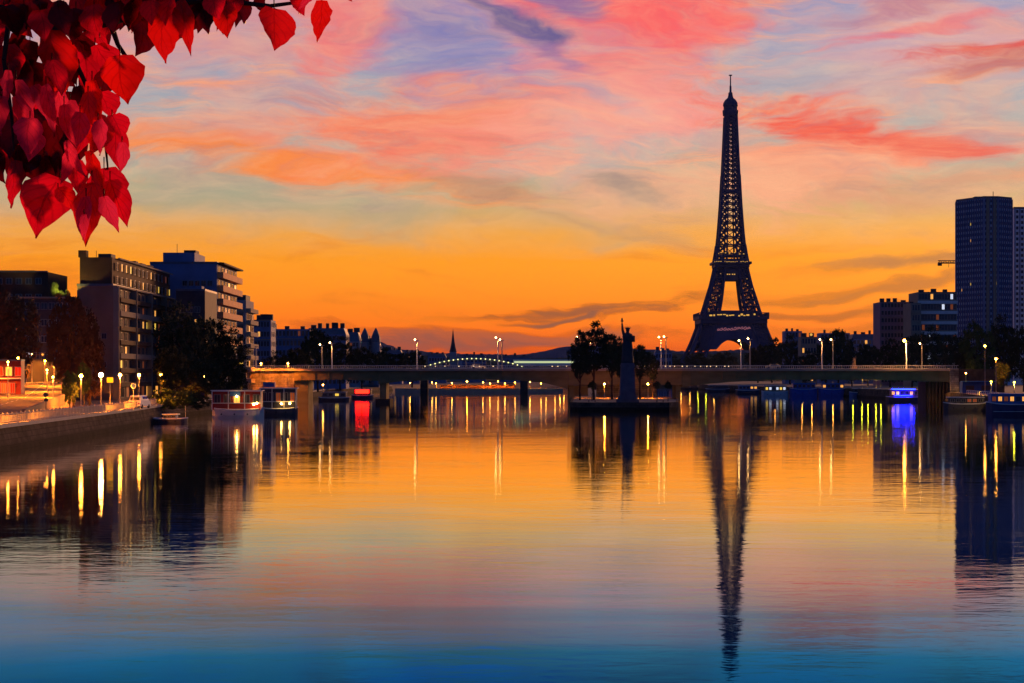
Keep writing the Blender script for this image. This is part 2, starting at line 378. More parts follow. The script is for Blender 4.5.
# slanted stone embankment face and coping along the left quay
m_ = MB()
for (x0, y0), (x1, y1) in zip(LB[:-3], LB[1:-2]):
    m_.add([(x0+1.2, y0, -1), (x1+1.2, y1, -1), (x1+.1, y1, QZ-.3), (x0+.1, y0, QZ-.3)], [(0, 1, 2, 3)])
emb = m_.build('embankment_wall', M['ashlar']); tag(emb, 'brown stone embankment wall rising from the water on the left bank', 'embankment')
m_ = MB()
for (x0, y0), (x1, y1) in zip(LB[:-3], LB[1:-2]):
    m_.add([(x0-.5, y0, QZ-.3), (x0+.35, y0, QZ-.3), (x1+.35, y1, QZ-.3), (x1-.5, y1, QZ-.3), (x0-.5, y0, QZ+.1), (x0+.35, y0, QZ+.1), (x1+.35, y1, QZ+.1), (x1-.5, y1, QZ+.1)],
           [(4, 5, 6, 7), (1, 2, 6, 5), (0, 4, 7, 3), (0, 1, 5, 4), (2, 3, 7, 6)])
m_.build('coping', M['kerb'], emb)
RBk = [(96, -60), (98, 300), (104, 430), (126, 600), (132, 800), (112, 1000), (108, 1150), (120, 1500), (200, 1900)]
m_ = MB(); m_.prism([(5200, 1905), (200, 1905)]+RBk[::-1][0:]+[(5200, -60)], -3, 3.2)
struct(m_.build('right_bank_ground', [M['paving']]))
m_ = MB()
for (x0, y0), (x1, y1) in zip(RBk[:-1], RBk[1:]):
    m_.add([(x0-.8, y0, -1), (x1-.8, y1, -1), (x1-.1, y1, 3.25), (x0-.1, y0, 3.25)], [(3, 2, 1, 0)])
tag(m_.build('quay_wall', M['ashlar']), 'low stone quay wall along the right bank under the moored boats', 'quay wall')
m_ = MB(); m_.prism([(-5200, 1905), (5200, 1905), (5200, 5200), (-5200, 5200)], -3, 4); struct(m_.build('far_ground', M['land']))
m_ = MB(); m_.prism([(-40, -60), (40, -60), (40, 9.5), (-40, 9.5)], -3, 6.2); struct(m_.build('near_quay', M['paving']))
# hills
def ridge(name, Y, prof, m, depth=600):
    b = MB(); n = len(prof); R2 = random.Random(len(name)+int(Y)); pts = []
    for (p0, q0), (p1, q1) in zip(prof, prof[1:]):
        k = max(1, int((p1-p0)/3))
        for i in range(k): pts.append((p0+(p1-p0)*i/k, q0+(q1-q0)*i/k+R2.uniform(-.5, .5)))
    pts.append(prof[-1]); vs = []
    for p, q in pts:
        x, z = PX(p, Y), PZ(q, Y); vs += [(x, Y-depth*.5, 2), (x, Y, z), (x*1.1, Y+depth, 2)]
    fs = []
    for i in range(len(pts)-1):
        a = i*3; fs += [(a, a+3, a+4, a+1), (a+1, a+4, a+5, a+2)]
    b.add(vs, fs); return b.build(name, m)
M['hill'] = mat('wooded_hill', (.05, .07, .12), .95, .4, .01)
struct(ridge('hills', 4600, [(-900, 352), (250, 352), (375, 340), (400, 349), (440, 353), (520, 355), (545, 351), (562, 347), (600, 345), (640, 349), (700, 352), (800, 346), (1000, 350), (1900, 350)], M['hill']))
struct(ridge('wooded_rise', 2900, [(-700, 356), (360, 352), (385, 350), (430, 356), (520, 359), (600, 356), (650, 352), (690, 354), (790, 352), (900, 352), (1700, 352)], M['land'], 400))

# ------------------------------------------------------------------ left quay road (ramp), with kerbs
def ribbon(b, pl, pr, dz=0.):
    n = len(pl); b.add([(x, y, z+dz) for x, y, z in pl]+[(x, y, z+dz) for x, y, z in pr], [(i, n+i, n+i+1, i+1) for i in range(n-1)])
rl = [(-72, 215, 2.82), (-75, 260, 2.9), (-83, 330, 4.6), (-97, 410, 6.4), (-118, 500, 7.2)]
rr = [(-58.5, 215, 2.82), (-61, 260, 2.9), (-70, 330, 4.6), (-86, 410, 6.4), (-106, 500, 7.2)]
b = MB(); ribbon(b, rl, rr, .03); struct(b.build('road', M['asphalt']))
b = MB()
for side, s in ((rl, -1), (rr, 1)):
    for (x0, y0, z0), (x1, y1, z1) in zip(side, side[1:]):
        a0, a1 = x0+s*.05, x1+s*.05
        b.add([(a0, y0, 0), (a1, y1, 0), (a1, y1, z1+.15), (a0, y0, z0+.15), (a0+s*.3, y0, 0), (a1+s*.3, y1, 0), (a1+s*.3, y1, z1+.15), (a0+s*.3, y0, z0+.15)],
              [(0, 1, 2, 3), (4, 7, 6, 5), (3, 2, 6, 7), (0, 3, 7, 4), (1, 5, 6, 2)])
struct(b.build('road_kerb', M['kerb']))
b = MB(); mid = [((a[0]+c[0])/2, a[1], a[2]) for a, c in zip(rl, rr)]
for (x0, y0, z0), (x1, y1, z1) in zip(mid, mid[1:]):
    n = int((y1-y0)/6)
    for i in range(n):
        t0, t1 = i/n, (i+.5)/n; q = lambda t: (x0+(x1-x0)*t, y0+(y1-y0)*t, z0+(z1-z0)*t+.036)
        A, B = q(t0), q(t1); b.add([(A[0]-.08, A[1], A[2]), (A[0]+.08, A[1], A[2]), (B[0]+.08, B[1], B[2]), (B[0]-.08, B[1], B[2])], [(0, 1, 2, 3)])
struct(b.build('road_markings', M['white']))
# ramp parapet between the rising road and the quay
b = MB()
for (x0, y0, z0), (x1, y1, z1) in zip(rr[1:], rr[2:]):
    b.add([(x0+.4, y0, 2.7), (x1+.4, y1, 2.7), (x1+.4, y1, z1+1), (x0+.4, y0, z0+1), (x0+.8, y0, 2.7), (x1+.8, y1, 2.7), (x1+.8, y1, z1+1), (x0+.8, y0, z0+1)],
          [(0, 3, 2, 1), (4, 5, 6, 7), (3, 7, 6, 2), (0, 4, 7, 3), (1, 2, 6, 5)])
tag(b.build('ramp_wall', M['beige']), 'low sloping parapet wall between the rising road and the quay', 'wall')
# railing along the left quay edge
rail = thing('railing', 'long metal railing lit yellow along the edge of the left quay', 'railing')
b = MB(); br = MB(); posts = []
def qp(Y): return Vector((bank_x(Y)-.1, Y, QZ+.1))
y = 190.
while y < 372:
    a, c = qp(y), qp(y+2.6)
    for h in (.98, .12): br.beam(a+Vector((0, 0, h)), c+Vector((0, 0, h)), .09)
    for i in range(1, 9):
        p = a.lerp(c, i/9); b.beam(p+Vector((0, 0, .12)), p+Vector((0, 0, .98)), .035)
    posts.append(a); y += 2.6
br.add(b.v, b.f); br.build('panel', M['steel'], rail)
pm = MB().box((0, 0, .55), (.16, .16, 1.1)).ball((0, 0, 1.12), .1, 6).mesh('post', M['steel'])
for p in posts: link('post', pm, rail, p)

# ------------------------------------------------------------------ lamps
def lamp_proto(kind, h, bulb, r):
    """returns meshes for a street lamp of height h"""
    post = MB().tube((0, 0, 0), (0, 0, .9), .16, .13).tube((0, 0, .9), (0, 0, h-.3), .09, .05)
    head = MB(); bl = MB()
    if kind == 'globe':
        head.lathe([(h-.3, .06), (h-.22, .16), (h-.18, .1)], n=8); bl.ball((0, 0, h), r)
    else:
        head.tube((0, 0, h-.3), (0, 0, h), .05, .04); head.tube((0, 0, h), (.9, 0, h+.12), .04); head.box((1.1, 0, h+.14), (.7, .26, .12)); bl.ball((1.1, 0, h+.02), r, 8)
    return post.mesh('post', M['steel']), head.mesh('lamp_head', M['steel']), bl.mesh('bulb', bulb)
LAMPS = {}
LL = {}
def lamp(key, kind, h, bulb, r, loc, label, group, rz=0, watt=0, col=(1, .24, .012)):
    k = (key, round(h, 1))
    if k not in LAMPS: LAMPS[k] = lamp_proto(kind, h, bulb, r)
    t_ = thing('street_lamp', label, 'street lamp', loc, rz, group)
    for n_, me in zip(('post', 'lamp_head', 'bulb'), LAMPS[k]): link(n_, me, t_)
    if watt:
        if (watt, col) not in LL:
            l = bpy.data.lights.new('lamp_light', 'SPOT'); l.energy = watt; l.color = col; l.spot_size = math.radians(166); l.spot_blend = .25; l.shadow_soft_size = .15; LL[(watt, col)] = l
        link('lamp_light', LL[(watt, col)], t_, (0, 0, h-.32))
    return t_
ql = [(81, 376, 'sodium'), (101, 375, 'sodium_big'), (120, 375, 'sodium'), (139, 375, 'sodium'), (161, 375, 'sodium'), (184, 377, 'quay'), (205, 377, 'quay'), (223, 377, 'quay')]
names = ['lamp nearest the viewer on the left quay, beside the green-lit tree', 'brightest starry orange lamp on the left quay before the tall block', 'orange lamp on the quay just right of the brightest one',
         'orange lamp on the quay above the parked van and round sign', 'orange lamp at the left edge of the dark round bush', 'faint lamp under the left part of the black tree mass',
         'faint lamp under the middle of the black tree mass', 'faint lamp at the right end of the black tree mass']
for (px, py, k), nm in zip(ql, names):
    p = on_bank(px, 3.5); lamp(k, 'globe', PZ(py, p.y)-QZ, M['e_'+k], .34 if k == 'sodium_big' else .27, p, nm, 'street lamps along the left quay', watt={'sodium': 36000, 'sodium_big': 90000, 'quay': 1500}[k])
# lamps by the rising road
rlamps = [(26, 353, 430, 'upper left one of two lamps close together over the far road'), (32, 354, 440, 'right one of two lamps close together over the far road'),
          (45, 361, 400, 'road lamp left of centre between the two left trees'), (54, 364, 390, 'road lamp just above and right of its neighbour by the second tree'),
          (47, 370, 360, 'low road lamp over the end of the rising road'), (53, 377, 330, 'lowest road lamp in front of the second tree'),
          (8, 362, 330, 'road lamp before the red-lit pavilion at the picture edge'), (18, 358, 350, 'road lamp at the right corner of the red-lit pavilion')]
for px, py, Y, nm in rlamps:
    X = PX(px, Y); zz = 2.8
    for i in range(len(rl)-1):
        if rl[i][1] <= Y <= rl[i+1][1]:
            tt = (Y-rl[i][1])/(rl[i+1][1]-rl[i][1]); xl = rl[i][0]+(rl[i+1][0]-rl[i][0])*tt; xr = rr[i][0]+(rr[i+1][0]-rr[i][0])*tt
            if xl-.3 < X < xr+.9: zz = rl[i][2]+(rl[i+1][2]-rl[i][2])*tt
    lamp('sodium', 'globe', PZ(py, Y)-zz, M['e_sodium'], .15, (X, Y, zz), nm, 'lamps along the rising road', watt=26000)
for i, (X, Y, Z) in enumerate(((-74.5, 232, 2.85), (-77.5, 262, 2.95), (-82.5, 300, 3.8), (-88.5, 340, 4.9))):  # unseen lamps added past the frame edge to brighten the road
    lamp('sodium', 'globe', 6.5, M['e_sodium'], .2, (X, Y, Z), '%s of the added lamps on the far kerb of the rising road, unseen beyond the picture edge' % ('nearest', 'second', 'third', 'last')[i], 'lamps along the rising road', watt=36000)
# unseen lamps added beyond the frame to light the near quay
for i, Y in enumerate((238, 222)):
    lamp('sodium', 'globe', 5.2, M['e_sodium'], .2, (bank_x(Y)-(3.9 if i == 0 else 2.6), Y, QZ), 'added unseen quay lamp just beyond the picture edge by the railing, %s of two' % ('farther', 'nearer')[i], 'street lamps along the left quay', watt=22000)
for i, Y in enumerate((205, 180)):  # another unseen pair, added for more light on the quay
    lamp('sodium', 'globe', 5.2, M['e_sodium'], .2, (bank_x(Y)-5.5, Y, QZ), 'added unseen quay lamp beyond the picture edge, %s of the near pair' % ('farther', 'nearer')[i], 'street lamps along the left quay', watt=36000)

# ------------------------------------------------------------------ buildings
WM = {}
def win_mesh(w, h, pane):
    k = (round(w, 2), round(h, 2), pane)
    if k not in WM:
        b = MB(); b.box((0, -.03, 0), (w, .06, h)); b.m = 1; f_ = .09
        for s in (-1, 1):
            b.box((s*(w/2+f_/2), -.06, 0), (f_, .14, h+2*f_)); b.box((0, -.06, s*(h/2+f_/2)), (w, .14, f_))
        b.box((0, -.07, 0), (.07, .06, h))
        WM[k] = (b, b.mesh('window', [M[pane], M['frame']]))
    return WM[k]
class Bld:
    def __init__(s, name, label, cat, poly, z0, H, wall, Y0=None, group=None, base=None):
        """poly: plan in world metres, counter-clockwise from above"""
        cx = sum(p[0] for p in poly)/len(poly); cy = sum(p[1] for p in poly)/len(poly)
        s.o = thing(name, label, cat, (cx, cy, z0), 0, group); s.p = [Vector((p[0]-cx, p[1]-cy)) for p in poly]; s.H = H; s.w = []
        MB().prism(s.p, -1, H).build('wall', wall, s.o)
    def face(s, i): a, b = s.p[i], s.p[(i+1) % len(s.p)]; return a, b, (b-a).length, math.atan2((b-a).y, (b-a).x)
    def at(s, i, u, z, out=0.):
        a, b, L, r = s.face(i); d = (b-a)/L; n = Vector((d.y, -d.x)); q = a+d*u+n*out; return (q.x, q.y, z)
    def windows(s, i, cols, zs, w, h, lit=.06, m0=1., m1=1., kinds=('e_warm', 'e_yel', 'e_dim'), dark='glass', litset=()):
        a, b, L, r = s.face(i)
        for j, z in enumerate(zs):
            for c in range(cols):
                u = m0+(L-m0-m1)*(c+.5)/cols
                k = R.choice(kinds) if (R.random() < lit or (j, c) in litset) else dark
                s.w.append((s.at(i, u, z, .005), r, w, h, k))
    def band(s, i, z, out, h, m, name='balcony', m0=0., m1=0., d=None):
        a, b, L, r = s.face(i); d_ = d or out
        return MB().box((0, 0, 0), (L-m0-m1, d_, h)).build(name, m, s.o, s.at(i, m0+(L-m0-m1)/2, z, out-d_/2+.004), r)
    def balcony(s, i, z, out, h, m, m0=0., m1=0.):
        a, b, L, r = s.face(i); l = L-m0-m1; q = MB(); q.box((0, 0, -.1), (l, out, .2)); q.box((0, -out/2+.06, h/2), (l, .1, h))
        for e_ in (-1, 1): q.box((e_*(l/2-.05), .05, h/2), (.1, out-.12, h))
        q.build('balcony', m, s.o, s.at(i, m0+l/2, z, out/2+.004), r)
    def fin(s, i, us, z0, z1, w, d, m, name='fin'):
        a, b, L, r = s.face(i)
        me = MB().box((0, -d/2, (z1-z0)/2), (w, d, z1-z0)).mesh(name, m)
        for u in us: link(name, me, s.o, s.at(i, u, z0, .006), r)
    def roofbox(s, fx, fy, w, d, h, m, z=None, name='rooftop_unit'):
        return MB().box((0, 0, h/2), (w, d, h)).build(name, m, s.o, (fx, fy, (s.H if z is None else z)+.003))
    def parapet(s, h=.9, t=.3, m=None):
        q = MB()
        for i in range(len(s.p)):
            a, b, L, r = s.face(i); d = (b-a)/L; n = Vector((d.y, -d.x)); c = a+d*(L/2)+n*(.05-t/2)
            q.box((c.x, c.y, s.H+h/2+.004), (L+.1-(.004 if i % 2 else 2*t), t, h), r)
        q.build('parapet', m or M['zinc'], s.o)
    def done(s):
        camp = Vector((-s.o.location.x, -s.o.location.y, 8))
        ws = sorted(s.w, key=lambda q: (q[4] == 'glass', (Vector(q[0])-camp).length))
        for loc, r, w, h, k in ws[:100]: link('window', win_mesh(w, h, k)[1], s.o, loc, r)
        if ws[100:]:
            mats = ['frame']+sorted({q[4] for q in ws[100:]}); B = MB()
            for loc, r, w, h, k in ws[100:]:
                src = win_mesh(w, h, k)[0]; cr, sr = math.cos(r), math.sin(r); o = len(B.v)
                B.v += [(loc[0]+x*cr-y*sr, loc[1]+x*sr+y*cr, loc[2]+z) for x, y, z in src.v]
                B.f += [tuple(i+o for i in f) for f in src.f]; B.mi += [mats.index(k) if m == 0 else 0 for m in src.mi]
            q = B.build('window', [M[x] for x in mats], s.o); q['kind'] = 'stuff'
        return s.o
def rect(x0, x1, y0, y1): return [(x0, y0), (x1, y0), (x1, y1), (x0, y1)]
def chimneys(B, n, h=1.6, m='brown', y=None):
    xs = [p.x for p in B.p]; ys = [p.y for p in B.p]
    for i in range(n):
        B.roofbox(min(xs)+(max(xs)-min(xs))*(i+.6+R.uniform(-.2, .2))/n, min(ys)+(max(ys)-min(ys))*R.uniform(.2, .8), R.uniform(.8, 2), R.uniform(.8, 1.6), h*R.uniform(.5, 1.2), M[m], name='chimney')

# big apartment block (gable to the viewer, long facade to the river)
Yb = 450; x1 = PX(113, Yb); x0 = PX(77, Yb); H = PZ(286, Yb)-QZ; fl = H/8
b = Bld('apartment_block', 'tall brown riverside apartment block with blank beige gable and lit window rows', 'apartment building', rect(x0, x1, Yb, 528), QZ, H, M['beige'])
zs = [fl*(k+.55) for k in range(1, 8)]
b.windows(1, 14, zs, 2.1, 1.55, .05, 1, 1, litset=((5, 6), (5, 9), (5, 11), (4, 6), (4, 7), (4, 9), (4, 10), (6, 8), (3, 10), (7, 3), (7, 5)))
for k in range(1, 8): b.balcony(1, fl*k, 1.1, .75 if k % 3 else .95, M['brown'] if k % 3 else M['pale'], 3.5, .5)
b.fin(1, [.35, 22, 42, 62, 77.4], 0, H, .5, 1.25, M['pale'], 'pier_strip')
b.windows(0, 1, [fl*2.5, fl*4.5], .9, 1.1, 0, 4.5, .6)
# ground-floor shopfront strips
b.windows(1, 12, [1.7], 3.2, 2.2, .45, 1, 1, kinds=('e_dim', 'e_dim', 'e_warm'))
up = b.roofbox(0, 0, x1-x0-.8, 76, 6.2, M['brown'], name='attic_storey')
b.windows(1, 14, [H+1.5, H+4.4], 1.5, 1.5, .08, 2, 2, litset=((1, 1), (1, 2), (1, 3), (0, 6)))
b.roofbox(-2.9, -37, 1.7, 2.4, 1.5, M['brown'], H+6.2, 'chimney'); b.roofbox(1.4, -33, 2.8, 5, .9, M['dark'], H+6.2); b.roofbox(-.5, -35, .1, .1, 1.6, M['dark'], H+6.2, 'antenna')
for yy in (-16, -4, 9, 20, 31): b.roofbox(R.uniform(-1, 1.5), yy, 2.5, R.uniform(3, 6), R.uniform(.6, 1.3), M['dark'], H+6.2)
b.band(1, H+6.25, .3, .3, M['pale'], 'cornice', 6, 0); b.band(1, H, .9, .3, M['pale'], 'cornice')
b.parapet(.5); b.done()
for q in b.o.children: pass

# second block with orange balconies
Yb = 530; x1 = PX(217, Yb); x0 = PX(150, Yb); H = PZ(264, Yb)-QZ; fl = H/10
b = Bld('apartment_block', 'dark blue slab block with stacked orange balconies on its river end', 'apartment building', rect(x0, x1, Yb, 568), QZ, H, M['navy'])
for k in range(4, 10):
    b.balcony(1, fl*k, 1.6, 1.35, M['balc'])
b.windows(1, 6, [fl*(k+.62) for k in range(3, 10)], 3.6, 1.3, .3, .5, .5, kinds=('e_dim', 'e_warm'))
b.windows(0, 5, [fl*(k+.55) for k in range(2, 9)], 1.1, 1.2, .02, 8, 1)
b.band(1, H+.2, 1.8, .4, M['brown'], 'cornice')
b.roofbox(-1.5, -8, 8, 18, 3., M['navy'], name='penthouse'); b.roofbox(.5, -9, 3, 6, 3.9, M['dark']); b.roofbox(-4, -4, .12, .12, 6, M['dark'], name='antenna'); b.roofbox(5.5, 4, 3.5, 12, 1.4, M['dark'])
b.parapet(.6); b.done()
# lower set-back wing between the blocks
Yb = 500; b = Bld('apartment_block', 'lower dark block seen between the beige gabled one and the orange balconies', 'apartment building', rect(PX(176, Yb), PX(205, Yb), Yb, 520), QZ, PZ(291, Yb)-QZ, M['dark'])
b.windows(0, 3, [9, 12, 15, 18, 21], 1.2, 1.3, .06); b.roofbox(0, 0, 3, 4, 1.5, M['navy']); b.parapet(.5); b.done()
# third, slim pale block
Yb = 600; x0, x1 = PX(229, Yb), PX(246, Yb); H = PZ(300, Yb)-QZ; fl = H/8
b = Bld('apartment_block', 'slim pale block with curved-looking balconies right of the orange-balconied one', 'apartment building', rect(x0, x1, Yb, 618), QZ, H, M['grey'])
for k in range(1, 8):
    b.balcony(1, fl*k, 1.4, 1.0, M['pale']); b.balcony(0, fl*k, .9, 1.0, M['pale'], .5, .5)
b.windows(1, 4, [fl*(k+.6) for k in range(7)], 2.4, 1.5, .35); b.windows(0, 3, [fl*(k+.6) for k in range(7)], 1.2, 1.4, .25, litset=((2, 0), (2, 1), (2, 2)), kinds=('e_yel', 'e_warm'))
b.roofbox(.2, 0, 3.4, 10, 1.6, M['dark']); b.roofbox(-1, -3, 1.6, 3, 2.6, M['dark']); b.done()
# far-left block behind the trees
Yb = 460; x0, x1 = PX(-20, Yb), PX(48, Yb); H = PZ(272, Yb)-QZ
b = Bld('office_block', 'dark flat-topped block behind the reddish trees at the left edge', 'office building', rect(x0, x1, Yb, 480), QZ, H, M['brown'])
b.windows(0, 6, [H-2, H-5.5, H-9, H-12.5, H-16], 1.2, 1.2, .06, kinds=('e_dim', 'e_dim')); b.band(0, H+.1, .5, .3, M['zinc'], 'cornice'); b.roofbox(-2, 2, 9, 6, .8, M['dark']); b.done()
Yb = 445; b = Bld('terraced_block', 'low terraced block under the golden-lit rooftop shrubs', 'building', rect(PX(20, Yb), PX(76, Yb), Yb, 456), QZ, PZ(298, Yb)-QZ, M['dark'])
b.windows(0, 6, [20, 16.5, 13, 9.5], 1.2, 1.3, .12, kinds=('e_dim', 'e_white')); b.band(0, PZ(298, Yb)-QZ+.1, .4, .35, M['pale'], 'cornice')
TB = b.done()
# red-lit pavilion
Yb = 345; b = Bld('pavilion', 'low pavilion glowing red and orange beside the road at the left edge', 'pavilion', rect(PX(-14, Yb), PX(21, Yb), Yb, 347.5), 4.4, PZ(361, Yb)-4.4, M['redpaint'])
for k, (kk) in enumerate(('e_redwall', 'e_redwall', 'e_warm', 'e_redwall')): b.windows(0, 1, [(PZ(361, Yb)-4.4)*.72], 1., 1.4, 1, .2+1.5*k, 4.4-1.5*k, kinds=(kk,))
b.windows(0, 5, [1.6], .7, 1.6, 1, kinds=('e_redwall', 'e_dim')); b.band(0, 3.2, .5, .2, M['white'], 'awning'); b.parapet(.3); b.done()

# left skyline beyond the bridge
def far_block(label, p0, p1, top, Y, D, wall, rows, cols, lit=.04, mans=0., ch=3, z0=4, cat='apartment building', name='distant_block', kinds=('e_dim', 'e_warm'), w=None):
    H = PZ(top, Y)-z0; Hw = H-mans
    b = Bld(name, label, cat, rect(PX(p0, Y), PX(p1, Y), Y, Y+D), z0, Hw, wall); W = PX(p1, Y)-PX(p0, Y); fl = Hw/rows
    b.windows(0, cols, [fl*(k+.55) for k in range(rows)], w or min(1.6, W/cols*.55), fl*.5, lit, .5, .5, kinds=kinds)
    if p1 < 512: b.windows(1, max(2, int(D/4)), [fl*(k+.55) for k in range(rows)], 1.3, fl*.5, lit, .5, .5, kinds=kinds)
    for k in range(1, rows+1, 2): b.band(0, fl*k-.05, .35, .25, M['pale'], 'cornice')
    if mans:
        hw, hd = W/2, D/2
        MB().add([(-hw, -hd, 0), (hw, -hd, 0), (hw, hd, 0), (-hw, hd, 0), (-hw+1, -hd+mans*.45, mans), (hw-1, -hd+mans*.45, mans), (hw-1, hd-mans*.45, mans), (-hw+1, hd-mans*.45, mans)],
                 [(3, 2, 1, 0), (4, 5, 6, 7), (0, 1, 5, 4), (1, 2, 6, 5), (2, 3, 7, 6), (3, 0, 4, 7)]).build('roof', M['zinc'], b.o, (0, 0, Hw+.004))
    for i in range(ch): b.roofbox((i+.5)/ch*W*.9-W*.45, R.uniform(-D*.2, D*.2), R.uniform(1., 2.6), 2, R.uniform(1., 2.4), M['dark'], Hw+mans, 'chimney')
    return b.done(), b
far_block('blue-grey block with a flat top just right of the slim pale one', 253, 271, 320, 700, 14, M['navy'], 7, 5)
far_block('long blue low block with white floor lines behind the left bridge end', 262, 310, 329, 760, 14, M['navy'], 6, 12, .03)
far_block('wide dark blue block beside the long one, many chimneys on top', 306, 346, 328, 820, 16, M['navy'], 6, 9, .04, 2.5, 5)
far_block('narrow mansard-roofed house left of the two pointed turrets', 345, 360, 332, 900, 14, M['grey'], 6, 4, .03, 4, 2)
tb_o, tb = far_block('old corner house with two pointed turrets on the far left bank', 356, 379, 338, 920, 16, M['grey'], 6, 6, .02, 3, 1)
for px in (365, 376):
    Y = 920; x = PX(px, Y)-tb.o.location.x; zt = PZ(342, Y)-4
    q = MB(); q.lathe([(0, 1.9), (zt, 1.9)], (x, -9, 0), 10); q.m = 1; q.lathe([(zt, 2.2), (zt+2.5, 1.9), (zt+4.6, 1.0), (zt+6.2, .12)], (x, -9, 0), 10); q.build('turret', [M['grey'], M['zinc']], tb_o)
# church steeple
Y = 1700; o = thing('church', 'small church with a tall thin spire above the far hills', 'church', (PX(453, Y), Y, 4))
h = PZ(352, Y)-4; s_ = Y/F
MB().box((0, 0, h/2), (5.5*s_*1.2, 6, h)).build('tower', M['grey'], o); MB().lathe([(0, 3.1), (3, 2.2), (8, 1.3), (PZ(329, Y)-PZ(352, Y), .08)], (0, 0, h), 8).build('spire', M['dark'], o)
MB().add([(3, -4, 0), (22, -4, 0), (22, 8, 0), (3, 8, 0), (3, -4, h*.5), (22, -4, h*.5), (22, 8, h*.5), (3, 8, h*.5), (3, 2, h*.85), (22, 2, h*.85)],
         [(0, 1, 5, 4), (1, 2, 6, 9, 5), (2, 3, 7, 6), (3, 0, 4, 8, 7), (4, 5, 9, 8), (7, 8, 9, 6)]).build('nave', M['grey'], o)
# a few roofs of the far town on the left of the hills
for i, (p0, p1, top, Y, lb) in enumerate([(386, 402, 350, 1300, 'first far roof right of the turrets, dull blue'), (404, 420, 352, 1350, 'second far roof right of the turrets, by the first steeple lamp'), (428, 446, 354, 1500, 'far low roof just left of the thin church spire'),
          (462, 486, 355, 1600, 'far low roof just right of the thin church spire'), (500, 530, 356, 1600, 'far flat roof above the lit train'), (655, 672, 350, 1500, 'far roof right of the statue, above the bridge lamps')]):
    far_block(lb, p0, p1, top, Y, 14, M['navy'], 4, 6, .05, 2, 3)

# right-bank buildings
far_block('reddish purple block of flats right of the tower, dotted with lit windows', 880, 911, 302, 1050, 20, mat('mauve_render', (.3, .18, .22), .8, .2, .1), 11, 9, .03, 0, 4, kinds=('e_warm', 'e_yel'), w=1.)
ob, b2 = far_block('white banded office block with long window strips beside the skyscraper', 918, 957, 292, 1010, 24, M['pale'], 9, 13, .14, 0, 3, cat='office building', kinds=('e_warm', 'e_dim', 'e_white', 'e_dim'), w=1.2)
b2 = b2
for k in range(1, 9): MB().box((0, -12.3, 0), (19.2, .6, 1.5)).build('white_band', M['white'], ob, (0, -.25, k*(PZ(292, 1010)-4)/9))
far_block('lower stepped wing left of the white banded office block', 911, 921, 303, 1005, 20, M['pale'], 8, 3, .1, 0, 1, cat='office building')
far_block('small pale block with a bright roof lamp between the dark trees', 801, 817, 337, 1150, 12, M['pale'], 5, 5, .25, 0, 2, kinds=('e_warm', 'e_dim'))
far_block('long low block behind the trees right of the tower', 785, 802, 331, 1300, 14, M['navy'], 6, 5, .06, 0, 3)
far_block('low mansard row behind the dark trees, left of the mauve flats', 852, 884, 334, 1300, 14, M['navy'], 6, 8, .06, 3, 4)
far_block('flat dark block just left of the mauve flats, above the trees', 820, 850, 333, 1350, 14, M['navy'], 6, 8, .04, 0, 3)
Y = 1150; o = thing('roof_lamp', 'bright white lamp on the pale block between the dark trees', 'lamp', (PX(811, Y), Y-.5, PZ(337, Y)))
MB().tube((0, 0, 0), (0, 0, .9), .12).build('post', M['steel'], o); MB().ball((0, 0, 1.3), .75).build('bulb', M['e_gold'], o)

# skyscrapers
def tower_block(label, plan, top, Y, faces, rows, colsl, stripe):
    H = PZ(top, Y)-3.2; b = Bld('skyscraper', label, 'skyscraper', plan, 3.2, H, stripe)
    fl = H/rows
    for i, c in zip(faces, colsl):
        a, bb, L, r = b.face(i); b.windows(i, c, [fl*(k+.55) for k in range(1, rows)], L/c*.4, fl*.5, .016, .4, .4, kinds=('e_yel', 'e_warm'))
        b.fin(i, [.4+(L-.8)*k/c for k in range(c+1)], 3, H, .4, .7, M['navy'])
    b.parapet(1.2); return b
mb = mat('pale_blue_mullion', (.62, .72, .92), .6, .2, .1)
Y = 1100; pl = [(PX(957, 1110), 1112), (PX(984, 1090), 1090), (PX(998, 1090), 1090), (PX(1012, 1098), 1098), (PX(1012, 1130), 1135), (PX(957, 1130), 1135)]
b = tower_block('tall dark blue skyscraper with pale vertical ribs at the right edge', pl, 200, Y, [0, 1, 2], 34, [12, 5, 6], mb)
b.roofbox(-2, 0, 10, 12, 2.2, M['dark'], b.H); b.roofbox(3, -4, .3, .3, 5, M['dark'], b.H, 'antenna')
a_, b_, L_, r_ = b.face(1)
b.fin(1, [L_*.25, L_*.75], 3, b.H, 1.6, 1.0, M['pale'], 'pale_strip'); b.done()
b = tower_block('second skyscraper cut by the right picture edge, slightly lower', [(PX(1014, 1180), 1180), (PX(1060, 1180), 1180), (PX(1060, 1200), 1215), (PX(1014, 1200), 1215)], 209, 1180, [0], 32, [9], mb)
b.roofbox(0, 0, 12, 12, 2, M['dark']); b.done()
